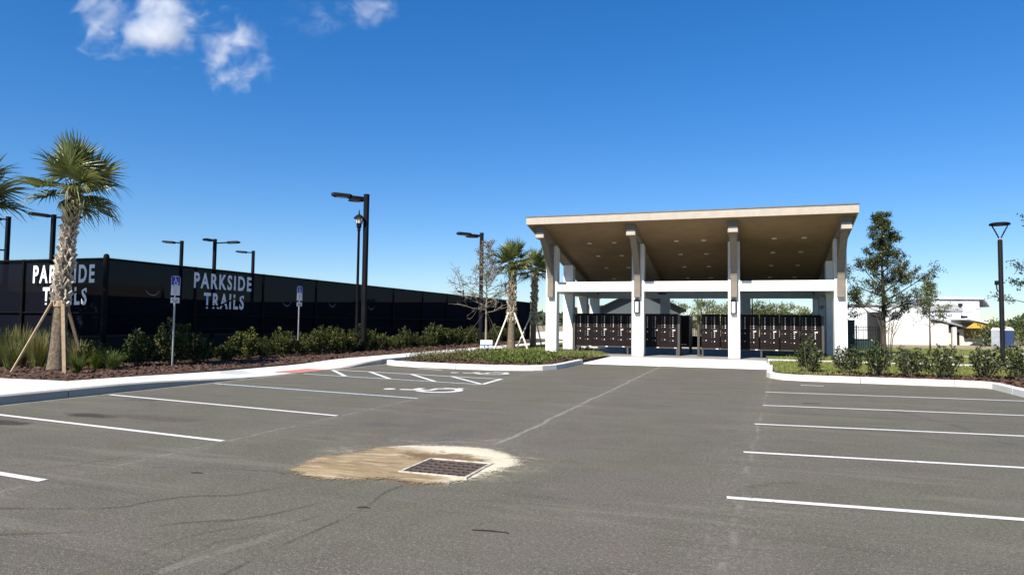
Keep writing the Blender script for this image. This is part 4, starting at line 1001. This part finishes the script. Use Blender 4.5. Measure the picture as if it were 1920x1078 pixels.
def boot_mesh():
    m = MB()
    for s in (-1, 1):            # the split base of an old leaf stalk: two tapering arms joined at the foot
        m.add([(-.015, -.01, -.05), (.02, -.01, -.05), (.02, .035, -.05), (-.015, .035, -.05),
               (s * .075 - .014, -.01, .13), (s * .075 + .014, -.01, .13), (s * .075 + .01, .055, .12), (s * .075 - .01, .055, .12)],
              [(3, 2, 1, 0), (4, 5, 6, 7), (0, 1, 5, 4), (1, 2, 6, 5), (2, 3, 7, 6), (3, 0, 4, 7)])
    m.add([(-.02, 0, -.06), (.02, 0, -.06), (.03, .035, 0), (-.03, .035, 0), (0, .05, .03)], [(0, 1, 2, 3), (3, 2, 4)])
    return m
BT = boot_mesh()
def palm(loc, H, r0, r1, lean, label, group, boots_from, nf, seed, sc=1., stakes=(), stake_h=1.6, stake_mat='stake'):
    rg = random.Random(seed); t = thing('palm_tree', label, 'palm', loc, 0, group)
    def axis(z): return Vector((lean[0] * (z / H) ** 1.6, lean[1] * (z / H) ** 1.6, z))
    zs = [0, .06, .2, .5, 1, 1.5, 2, 2.5, 3, 3.5, 4]; zs = [z for z in zs if z < H - .1] + [H]
    rad = lambda z: r0 * (1.18 - .18 * min(1, z / .3)) + (r1 - r0) * min(1, z / (H * .75))
    MB().tube([axis(z) for z in zs], [rad(z) for z in zs], 14).build('trunk', 'bark_palm', t, True)
    m = MB(); n = 0; z = boots_from
    while z < H - .02:
        a = n * 2.39996 + rg.gauss(0, .22); c = axis(z + rg.gauss(0, .03)); R_ = rad(z); out = Vector((math.cos(a), math.sin(a), 0)); s = Vector((-out.y, out.x, 0)); tilt = rg.uniform(.1, .55); kk = rg.uniform(.75, 1.3)
        up = (Vector((0, 0, 1)) * math.cos(tilt) + out * math.sin(tilt)); o2 = out * math.cos(tilt) - Vector((0, 0, 1)) * math.sin(tilt)
        m.add([c + out * (R_ - .012) + s * x * kk + o2 * y * kk + up * zz * kk for x, y, zz in BT.v], BT.f); n += 1; z += .0235
    o = m.build('leaf_boots', 'boot', t); o['kind'] = 'stuff'
    top = axis(H)
    m = MB()                     # fibrous throat below the fronds
    for k in range(26):
        a = k * 2.4; d = Vector((math.cos(a), math.sin(a), 0)); m.tube([top + d * r1 * .8 - Vector((0, 0, .25)), top + d * r1 * 1.1 + Vector((0, 0, .1)), top + d * rg.uniform(.18, .3) + Vector((0, 0, rg.uniform(.25, .45)))], [.03, .022, .012], 4)
    m.build('leaf_stalks', 'bark_palm', t)
    for k in range(nf):
        u = (k + .5) / nf; el = math.radians(86 - 112 * u ** .9 + rg.gauss(0, 6)); az = k * 2.39996 + rg.gauss(0, .25)
        me = FR[3] if u < .25 else (FR[rg.choice((0, 1))] if u < .65 else FR[rg.choice((1, 2))])
        if u > .9 and rg.random() < .6: me = FRO
        k_ = sc * rg.uniform(.88, 1.08) * (1.0 if u < .8 else .86)
        o = put('frond', me, t, top + Vector((0, 0, .12 + .12 * (1 - u))), scale=(k_, k_, k_))
        o.rotation_euler = (Matrix.Rotation(az, 3, 'Z') @ Matrix.Rotation(-el, 3, 'Y') @ Matrix.Rotation(rg.gauss(0, .35), 3, 'X')).to_euler()
    for (sx, sy) in stakes:
        b = Vector((sx - loc[0], sy - loc[1], 0)); h = b.normalized() if b.length else Vector((1, 0, 0))
        top_ = axis(stake_h) + h * (rad(stake_h) + .04); d = (top_ - b); ax = d.normalized(); sd = ax.cross(Vector((0, 0, 1))).normalized(); nn_ = sd.cross(ax)
        MB().obox((top_ + b) / 2 + nn_ * 0, sd * .034, nn_ * .018, ax * d.length / 2).build('stake', stake_mat, t)
    if stakes:
        MB().lathe([(rad(stake_h) + .03, stake_h - .12), (rad(stake_h) + .035, stake_h - .05), (rad(stake_h) + .03, stake_h + .02)], 12, axis(stake_h).x, axis(stake_h).y).build('band', 'stake', t)
    return t
palm((-15.68, 12.02, .12), 4.12, .205, .105, (.2, .1), 'big staked palm in front of the fence corner at far left', 'palms', 1.55, 25, 11, .92, ((-15.95, 11.15), (-14.55, 11.35), (-16.1, 13.1)), 1.65)
palm((-18.15, 11.3, .12), 3.95, .22, .13, (-.1, 0), 'palm cut off by the left edge of the picture', 'palms', 1.5, 22, 23, .98)
palm((-10.85, 31.5, .12), 3.95, .2, .15, (.05, 0), 'staked palm left of the pavilion, the thicker of the pair', 'palms', 1.25, 24, 31, .86, ((-11.35, 30.5), (-9.75, 30.75), (-11.2, 32.4)), 1.75, 'stake_white')
palm((-10.35, 33.5, .12), 3.7, .16, .11, (.08, 0), 'staked palm nearest the pavilion corner, the thinner of the pair', 'palms', 1.2, 22, 47, .82, ((-10.95, 32.7), (-9.3, 33.6), (-10.2, 34.6)), 1.7, 'stake_white')

# shrubs: upright stems carrying leaves
def shrub_mesh(seed, h, r, stems, per, size, mat, base=.12):
    rg = random.Random(seed); cen = []; dr = []; st = MB()
    for k in range(stems):
        a = k * 2.4 + rg.gauss(0, .3); R_ = r * math.sqrt((k + .5) / stems); hh = h * (1.0 - .45 * (R_ / r) ** 2) * rg.uniform(.78, 1.12)
        tip = Vector((R_ * math.cos(a), R_ * math.sin(a), hh)); b = Vector((R_ * .2 * math.cos(a), R_ * .2 * math.sin(a), 0)); ct = Vector((R_ * .95 * math.cos(a), R_ * .95 * math.sin(a), hh * .45))
        pts = [b * (1 - t) ** 2 + ct * 2 * t * (1 - t) + tip * t * t for t in np.linspace(0, 1, 5)]
        st.tube(pts, [.012, .01, .008, .006, .003], 4, False)
        for j in range(per):
            t = base + (1 - base) * rg.random() ** .75; p = b * (1 - t) ** 2 + ct * 2 * t * (1 - t) + tip * t * t
            o = Vector((rg.gauss(0, 1), rg.gauss(0, 1), rg.gauss(.25, .6))).normalized()
            p = p + o * rg.uniform(.0, .11) * (1.25 - .8 * t); cen.append(tuple(p)); dr.append(tuple(o + Vector((0, 0, .4))))
    return leaves('foliage', cen, size, mat, seed, dr, .5), st.mesh('stems', 'bark_twig')
HM = [shrub_mesh(100 + i, h, r, 20, 115, .085, 'hedge_leaf') for i, (h, r) in enumerate(((1.0, .56), (.92, .62), (1.08, .5), (.84, .58)))]
RM = [shrub_mesh(200 + i, h, r, 16, 85, .075, 'shrub_leaf', .2) for i, (h, r) in enumerate(((.98, .36), (.92, .42), (.85, .48)))]
def shrub(meshes, loc, rz, sc, label, group):
    t = thing('shrub', label, 'shrub', loc, rz, group); put('foliage', meshes[0], t, scale=sc); put('stems', meshes[1], t, scale=sc); return t
rg = random.Random(77)
HY = []; y = 12.95
while y < 47: HY.append(y); y += rg.uniform(.92, 1.15)
for k, y in enumerate(HY):
    x = -15.25 + rg.uniform(-.12, .12) - .012 * (y - 13) - (.0 if y > 15 else (15 - y) * .12)
    j = rg.randrange(4); s = rg.uniform(.74, 1.08)
    if k < 20: lb = 'leafy green hedge shrub along the black fence, %s from the fence corner' % ORD[k]
    else: lb = 'leafy hedge shrub at the far end of the fence, %s from that end' % ORD[len(HY) - 1 - k]
    shrub(HM[j], (x, y, .12), rg.uniform(0, 6), (s, s, s * rg.uniform(.85, 1.15)), lb, 'hedge shrubs along the court fence')
for k, (x, y, s, j) in enumerate(((1.61, 20.45, 1.05, 0), (2.56, 20.3, .92, 1), (3.25, 20.2, 1.0, 0), (4.01, 20.2, .92, 1), (4.8, 20.35, .98, 2), (5.8, 20.6, .98, 1), (6.5, 20.5, 1.02, 2), (7.4, 20.6, 1, 0))):
    shrub(RM[j], (x, y, .11), 1.3 * k, (s, s, s), 'dark green shrub in the right mulch bed, %s from its left end' % ORD[k], 'shrubs in the right bed')
# ornamental grass clumps at the left
def clump_mesh(seed, n, h, mat, spread=.55):
    rg = np.random.default_rng(seed); v = []
    for k in range(n):
        a = rg.uniform(0, 2 * PI); d = np.array([math.cos(a), math.sin(a), 0]); s = np.array([-d[1], d[0], 0]); L = h * rg.uniform(.6, 1.15); sp = rg.uniform(.1, 1) * spread; b = d * rg.uniform(0, .12)
        pr = None
        for q in range(5):
            t = q / 4; p = b + d * sp * L * t ** 1.3 + np.array([0, 0, L * (t - .38 * sp * t ** 2.4)]); w_ = .007 * (1 - t) + .0012
            if pr is not None: v += [pr[0] - s * pr[1], pr[0] + s * pr[1], p + s * w_, p - s * w_]
            pr = (p, w_)
    return quads('blades', np.array(v), mat)
CM = [clump_mesh(1, 420, .85, 'clump_leaf'), clump_mesh(2, 380, .75, 'clump_leaf', .75), clump_mesh(3, 300, .6, 'ground_leaf', .9)]
for k, (x, y, j, s) in enumerate(((-17.9, 12.3, 0, 1.15), (-17.2, 12.0, 1, 1.0), (-18.3, 13.0, 0, 1.2), (-16.75, 12.35, 0, 1.05), (-17.3, 13.1, 0, 1.15), (-16.2, 13.0, 1, .95), (-15.3, 12.75, 2, 1.0), (-14.75, 12.75, 2, .9), (-14.8, 11.85, 2, .8), (-18.9, 12.2, 1, 1.1))):
    o = put('grass_clump', CM[j], None, (x, y, .12), (0, 0, k), (s, s, s)); tag(o, 'arching clump of ornamental grass %s' % (
        'at the left picture edge, nearest the kerb side', 'between the left edge and the leaning stake', 'against the front fence at the left edge', 'just left of the leaning palm stake', 'behind the leaning palm stake by the fence',
        'directly behind the big palm trunk', 'right of the big palm trunk', 'between the big palm and the first hedge shrub', 'low in front of the big palm, right side', 'half hidden at the extreme left edge')[k], 'ornamental grass', 'grass clumps by the big palm')

# branching trees
def grow(seed, H, r0, clear, nprim, prof, levels=2, up=.4, twig=1., leafn=10, spread=.18, wob=.05, tmin=.0025):
    rg = random.Random(seed); tb = MB(); cen = []
    n = 10; tr = [Vector((rg.gauss(0, wob) * H * .1 * (i / n), rg.gauss(0, wob) * H * .1 * (i / n), H * i / n)) for i in range(n + 1)]
    tb.tube(tr, [r0 * (1 - .9 * i / n) + .004 for i in range(n + 1)], 7)
    def at(z):
        f = max(0, min(n - .001, z / H * n)); i = int(f); return tr[i].lerp(tr[i + 1], f - i)
    def branch(p, d, L, r, lev):
        pts = [p]; q = p.copy(); k = 4
        for i in range(k):
            d = (d + Vector((rg.gauss(0, .16), rg.gauss(0, .16), rg.gauss(.05 * up, .12)))).normalized(); q = q + d * L / k; pts.append(q.copy())
        tb.tube(pts, [r * (1 - .8 * i / k) + tmin for i in range(k + 1)], 4, False)
        if lev > 0:
            for c in range(rg.randint(3, 5)):
                i = rg.uniform(.25, 1) * k; j = min(k - 1, int(i)); b = pts[j].lerp(pts[j + 1], i - j)
                dd = (d + Vector((rg.gauss(0, .7), rg.gauss(0, .7), rg.gauss(.15, .5)))).normalized()
                branch(b, dd, L * rg.uniform(.35, .6) * twig, r * .5, lev - 1)
        if lev <= 1:
            for c in range(leafn):
                i = rg.uniform(.3, 1) * k; j = min(k - 1, int(i)); b = pts[j].lerp(pts[j + 1], i - j)
                cen.append((b.x + rg.gauss(0, spread), b.y + rg.gauss(0, spread), b.z + rg.gauss(0, spread * .8)))
    for k in range(nprim):
        u = (k + rg.random()) / nprim; z = clear + (H - clear) * u * .98; a = k * 2.39996 + rg.gauss(0, .4); L = prof(u) * rg.uniform(.75, 1.15)
        e = up + .5 * u
        branch(at(z), Vector((math.cos(a), math.sin(a), e)).normalized(), L, r0 * .38 * (1 - .7 * u), levels)
    return tb, cen
def tree(name, loc, label, g, bark, leafm, lsize, seed, group=None, aspect=.5):
    t = thing(name, label, 'tree', loc, 0, group)
    g[0].build('trunk', bark, t, True)
    if g[1]: put('crown', leaves('crown', g[1], lsize, leafm, seed, aspect=aspect), t)
    return t
oak = grow(5, 6.2, .11, 1.4, 38, lambda u: (1.05 + .75 * math.sin(PI * min(1, u * 2.0))) * max(0, 1 - u * 1.12) ** .8 + .3, 2, .25, 1., 34, .075)
tree('oak_tree', (5.58, 33.1, .1), 'young dark green oak just right of the pavilion roof', oak, 'bark_dark', 'oak_leaf', .078, 6)
oak2 = grow(9, 5.2, .1, 1.6, 26, lambda u: 1.5 * (1 - u ** 1.8) + .3, 2, .35, 1., 26, .075)
tree('oak_tree', (10.25, 27.8, .1), 'young oak with only its left branches showing at the right edge', oak2, 'bark_dark', 'oak_leaf', .085, 16)
sap = grow(12, 4.3, .055, 1.3, 24, lambda u: 1.1 * (1 - u ** 1.5) + .22, 2, .6, .9, 6, .1)
tree('sapling', (11.4, 51.5, -.0), 'thin pale sapling in front of the unfinished house', sap, 'bark_dark', 'sapling_leaf', .13, 7)
bare = grow(21, 5.2, .055, 1.75, 44, lambda u: (1.5 if u < .3 else 1.3) * (1 - u ** 1.4) + .25, 2, .2, 1.05, 2, .05, tmin=.005)
bt = tree('leafless_tree', (-12.05, 31.2, .12), 'nearly leafless young tree left of the staked palms', bare, 'bark_pale', 'bare_leaf', .09, 8)
for (x, y) in ((-1.15, -.7), (1.05, -.3), (.1, 1.2)):
    MB().tube([(x, y, 0), (x * .06, y * .06, 1.75)], .012, 5).build('guy_stake', 'bark_dark', bt)
myr = MB(); rg = random.Random(3)
for k in range(5):
    a = k * 1.3; myr.tube([(.05 * math.cos(a), .05 * math.sin(a), 0), (.16 * math.cos(a), .16 * math.sin(a), .9), (.5 * math.cos(a), .45 * math.sin(a), 1.6 + .15 * k)], [.02, .016, .007], 6)
    for j in range(3): myr.tube([(.16 * math.cos(a), .16 * math.sin(a), .9 + .1 * j), (.3 * math.cos(a + j), .3 * math.sin(a + j), 1.4), (.55 * math.cos(a + j * 1.5), .5 * math.sin(a + j * 1.5), 1.9)], [.01, .007, .003], 5)
mt = thing('crape_myrtle', 'bare multi-stemmed pale shrub tree in front of the dark oak trunk', 'tree', (5.15, 29.6, .12)); myr.build('stems', 'bark_dark', mt)
# ================================================================== BACKGROUND
# unfinished two-storey house at the right
RZ = math.radians(15)
hs = thing('unfinished_house', 'two storey house under construction wrapped in white sheeting with a yellow porch gable', 'house', (18.7, 104.9, -.95), RZ)
def hb(name, mat, u0, u1, v0, v1, z0, z1, parent=hs): return MB().box(u0, u1, v0, v1, z0, z1).build(name, mat, parent)
hb('block_wall', 'block_wall', -1.2, 7.4, 0, 8, 0, 2.95)
hb('lower_wall', 'house_wrap', -6.2, -1.25, 2.2, 8, 0, 2.95)
up1 = hb('upper_wall', 'house_wrap', -6.2, 7.5, 3, 10, 2.96, 5.35)
hb('eave', 'shingle', -6.4, 6.6, 2.7, 10.2, 5.36, 5.5)
up2 = hb('upper_wall', 'house_wrap', 6.55, 13.0, 2.6, 10, 2.97, 6.2)
hb('tower_wall', 'house_wrap', 7.45, 13.0, 3.2, 9.9, 0, 2.96)
MB().prism_y([(6.2, 6.35), (13.5, 6.35), (13.75, 6.0), (13.75, 6.1), (13.5, 6.6), (6.2, 6.6)], 2.3, 10.2).build('upper_roof', 'house_wrap', hs)
MB().prism_y([(13.4, 6.38), (14.2, 5.3), (14.2, 5.42), (13.5, 6.62)], 2.3, 10.2).build('roof_eave', 'shingle', hs)
MB().prism_x([(1.6, 4.75), (2.6, 5.6), (2.6, 4.8), (1.6, 4.65)], 4.6, 10.3).build('shed_roof', 'shingle', hs)
hb('bump_out', 'house_wrap', 4.8, 10.1, 1.8, 2.59, 2.96, 4.74)
MB().prism_y([(7.4, 2.95), (10.6, 2.15), (10.6, 2.3), (6.0, 3.55), (5.9, 3.4)], -.3, 3).build('garage_roof', 'shingle', hs)
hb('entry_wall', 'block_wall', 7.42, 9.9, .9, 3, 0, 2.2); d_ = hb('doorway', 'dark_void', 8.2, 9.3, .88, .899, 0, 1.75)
hb('porch_column', 'block_wall', 7.9, 8.35, -.2, .2, 0, 2.45); hb('porch_column', 'block_wall', 11.3, 11.8, -1.3, -.9, 0, 2.35)
hb('porch_wall', 'raw_wood', 9.92, 13.6, 1.4, 1.6, 0, 2.4); hb('porch_plinth', 'block_wall', 9.95, 13.5, 1.2, 1.395, 0, .95)
hb('side_post', 'raw_wood', 13.3, 13.6, -1.2, -.9, 0, 2.3)
MB().prism_y([(9.0, 2.35), (14.0, 2.35), (11.3, 3.2), (10.4, 3.3)], -1.32, -1.2).build('gable_panel', 'yellow_sheathing', hs)
MB().prism_y([(8.6, 3.45), (9.2, 3.5), (14.6, 2.35), (14.6, 2.48), (9.3, 3.68), (8.6, 3.6)], -1.6, 3).build('porch_roof', 'house_wrap', hs)
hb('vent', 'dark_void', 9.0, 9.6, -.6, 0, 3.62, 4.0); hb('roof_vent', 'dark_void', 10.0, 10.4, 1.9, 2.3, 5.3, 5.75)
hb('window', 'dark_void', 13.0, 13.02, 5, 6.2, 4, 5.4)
rg = random.Random(4)
for k in range(60):
    u = rg.uniform(-6, 12.5); z = rg.choice((1.6, 2.2, 3.4, 3.95, 4.5, 5.0))
    if z < 3 and u > -1.6: continue
    v = 2.19 if z < 3 else (2.99 if u < 6.3 else 2.59)
    if 4.6 < u < 10.3 and z < 4.7: v = 1.79
    if z > 5.3 and u < 6: continue
    MB().box(u, u + rg.uniform(.3, .6), v - .004, v, z, z + .1).build('wrap_print', 'wrap_print', hs)
    if v < 2 and not 4.9 < u < 9.4: pass
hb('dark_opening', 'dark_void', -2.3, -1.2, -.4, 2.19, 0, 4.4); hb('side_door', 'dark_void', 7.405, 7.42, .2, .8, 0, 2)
for k, (x, y, mt_, lb) in enumerate(((29.3, 100.0, 'toilet_grey', 'grey portable toilet beside the unfinished house'), (30.9, 100.6, 'toilet_blue', 'blue portable toilet right of the grey one'))):
    t = thing('portable_toilet', lb, 'portable toilet', (x, y, -.92), -.3, 'portable toilets')
    MB().box(-.48, .48, -.48, .48, 0, 2.1).build('cabin', mt_, t, bevel=.05); MB().prism_y([(-.52, 2.1), (.52, 2.1), (.3, 2.4), (-.3, 2.4)], -.52, .52).build('roof', 'house_wrap', t); MB().box(-.35, .35, -.51, -.481, .15, 1.95).build('door', mt_, t)
# slate gabled building seen through the pavilion
sh = thing('gabled_building', 'slate grey gabled building seen through the back of the pavilion', 'building', (-8.85, 60.5, 0), .2)
MB().prism_y([(-3.4, 0), (3.4, 0), (3.4, 2.75), (0, 4.35), (-3.4, 2.75)], 0, 8).build('wall', 'slate_wall', sh)
for s in (-1, 1): MB().prism_y([(0, 4.36), (s * 3.9, 2.5), (s * 3.9, 2.68), (0, 4.56)][::s], -.5, 8.4).build('roof', 'black_metal', sh)
# tan houses beyond the court
for k, (x, y, wd, lb) in enumerate(((-58, 46, 13, 'tan house dimly seen through the fence screen near the corner'), (-66, 34, 15, 'tan house dimly seen through the front fence screen'))):
    t = thing('tan_house', lb, 'house', (x, y, 0), .75, 'houses beyond the court')
    MB().box(-wd / 2, wd / 2, 0, 9, 0, 3.2).build('wall', 'tan_wall', t); MB().prism_x([(-.5, 3.2), (9.5, 3.2), (4.5, 4.6)], -wd / 2 - .4, wd / 2 + .4).build('roof', 'tan_wall', t)
# pines and bushes behind the pavilion
def pine_geo(seed, H, r, n, base, flat=1.):
    rg = random.Random(seed); tb = MB(); tb.tube([(0, 0, 0), (rg.gauss(0, .15), 0, H * .5), (rg.gauss(0, .3), rg.gauss(0, .3), H * .95)], [.22, .16, .05], 6); cen = []
    for k in range(n):
        u = rg.random(); z = H * (base + (1 - base) * u); R_ = r * (math.sin(PI * (.12 + .8 * u)) ** .7) * rg.uniform(.3, 1); a = rg.uniform(0, 2 * PI); p = Vector((R_ * math.cos(a), R_ * math.sin(a), z))
        tb.tube([(0, 0, z - .5), tuple(p)], [.05, .02], 3, False)
        for j in range(26): cen.append((p.x + rg.gauss(0, .38), p.y + rg.gauss(0, .38), p.z + rg.gauss(0, .26) * flat))
    return tb, cen
PN = [pine_geo(300, 7.0, 2.4, 26, .45), pine_geo(301, 6.6, 2.0, 20, .5), pine_geo(302, 7.4, 2.9, 30, .4), pine_geo(303, 5.6, 2.2, 22, .3)]
PM = [(g[0].mesh('trunk', 'bark_dark'), leaves('crown', g[1], .42, 'pine_leaf', 9 + i, aspect=.4)) for i, g in enumerate(PN)]
BG = [pine_geo(310, 3.6, 2.3, 34, .12), pine_geo(311, 3.0, 2.6, 34, .1)]
BM = [(g[0].mesh('trunk', 'bark_dark'), leaves('crown', g[1], .4, m_, 29 + i, aspect=.5)) for i, (g, m_) in enumerate(zip(BG, ('rust_leaf', 'pine_leaf')))]
def far_tree(ms, x, y, s, label, group, name='pine_tree'):
    t = thing(name, label, 'tree', (x, y, zt(x, y) - .1), x * 3 % 6, group); put('trunk', ms[0], t, scale=(s, s, s)); put('crown', ms[1], t, scale=(s, s, s))
for k, (x, y, j, s) in enumerate(((-13.6, 144, 1, 1.02), (-9.6, 146, 2, .98), (-7.4, 143, 0, 1.05), (-4.6, 147, 1, 1.06), (-3.2, 142, 0, .9), (1.0, 147, 3, 1.12), (3.0, 150, 2, .98), (5.6, 148, 0, 1.02), (8.0, 151, 2, .92), (10.4, 150, 3, 1.1))):
    far_tree(PM[j], x, y, s, 'distant pine framed by the pavilion back opening, %s from the left' % ORD[k], 'distant pines behind the pavilion')
for k, (x, y, j, s) in enumerate(((-6.6, 125, 0, 1.2), (-2.4, 120, 0, 1.05), (-11.0, 100, 1, 1.0), (-18, 96, 1, 1.1), (12.5, 122, 1, 1.05))):
    far_tree(BM[j], x, y, s, ['rust tinted bush left in the pavilion gap', 'rust tinted bush behind the right mailbox row', 'green bush beside the slate gabled building', 'green bush left of the slate gabled building', 'green bush at the right end of the pavilion opening'][k], 'distant bushes behind the pavilion', 'bush')
for k, (x, y, j, s) in enumerate(((30.5, 104, 1, 1.0), (36, 112, 1, 1.1), (33.5, 88, 1, .9), (40, 105, 1, 1.2))):
    far_tree(BM[j], x, y, s, ['bush right of the yellow porch gable', 'rounded bush behind the portable toilets', 'small green tree right of the park lamp', 'bush at the far right edge'][k], 'bushes by the unfinished house', 'bush')
# far woods: one mass on the horizon
rg = np.random.default_rng(6); n = 26000
ang = rg.uniform(math.radians(-75), math.radians(40), n); dist = rg.uniform(330, 420, n); hgt = 6.5 + 3.0 * np.sin(ang * 21) + 2.2 * np.sin(ang * 57 + 1)
cen = np.stack([np.sin(ang) * dist, np.cos(ang) * dist, -1 + rg.random(n) ** .7 * hgt], 1)
tag(put('far_woods', leaves('far_woods', cen, 2.6, 'woods_leaf', 2, aspect=.8)), 'low dark line of far woods on the horizon', 'woods', kind='stuff')

# ================================================================== CLOUDS
def cloud(px, py, d, wx, wy, wz, seed, dens, label, thr=.5, roll=0.):
    v = cam.matrix_world @ Vector(((px - 960) / 1280 * d, -(py - 539) / 1280 * d, -d))
    bm = bmesh.new(); bmesh.ops.create_icosphere(bm, subdivisions=2, radius=1); me = bpy.data.meshes.new('cloud'); bm.to_mesh(me); bm.free()
    m = bpy.data.materials.new('cloud'); m.use_nodes = True; t = m.node_tree; t.nodes.clear()
    out = N(t, 'OutputMaterial'); vol = N(t, 'VolumePrincipled'); t.links.new(vol.outputs[0], out.inputs['Volume'])
    vol.inputs['Color'].default_value = (1, 1, 1, 1); vol.inputs['Anisotropy'].default_value = .2
    co = coords(t); ln = N(t, 'VectorMath', operation='LENGTH'); t.links.new(co, ln.inputs[0])
    off = N(t, 'VectorMath', operation='ADD'); t.links.new(co, off.inputs[0]); off.inputs[1].default_value = (seed * 3.7, seed * 1.9, seed)
    n1 = noise(t, off.outputs[0], 1.1, 3, .5, .5); n2 = noise(t, off.outputs[0], 2.8, 12, .66, .8)
    f = math_(t, 'ADD', math_(t, 'MULTIPLY', math_(t, 'SUBTRACT', n1, .5), 2.2), math_(t, 'MULTIPLY', math_(t, 'SUBTRACT', n2, .5), 1.5))
    f = math_(t, 'ADD', f, math_(t, 'SUBTRACT', thr, math_(t, 'MULTIPLY', math_(t, 'POWER', ln.outputs['Value'], 1.5), .62)))
    f = math_(t, 'MULTIPLY', math_(t, 'POWER', math_(t, 'MAXIMUM', f, 0), 1.5), dens)
    t.links.new(f, vol.inputs['Density']); me.materials.append(m)
    o = put('cloud', me, None, v, (0, roll, math.radians(19)), (wx, wy, wz)); tag(o, label, 'cloud', 'clouds in the upper left sky')
    return o
cloud(272, 32, 1200, 150, 90, 112, 2.6, .11, 'largest white cloud, cut by the top edge above the palm', .24)
cloud(430, 103, 1200, 105, 70, 88, 5.3, .1, 'torn white cloud below and right of the largest one', .18)
cloud(580, 24, 1200, 110, 60, 62, 7.7, .03, 'thin cloud wisp left of the small top cloud', .12)
cloud(690, 12, 1200, 80, 60, 62, 9.2, .045, 'small white cloud at the top edge, rightmost of the clouds', .15)
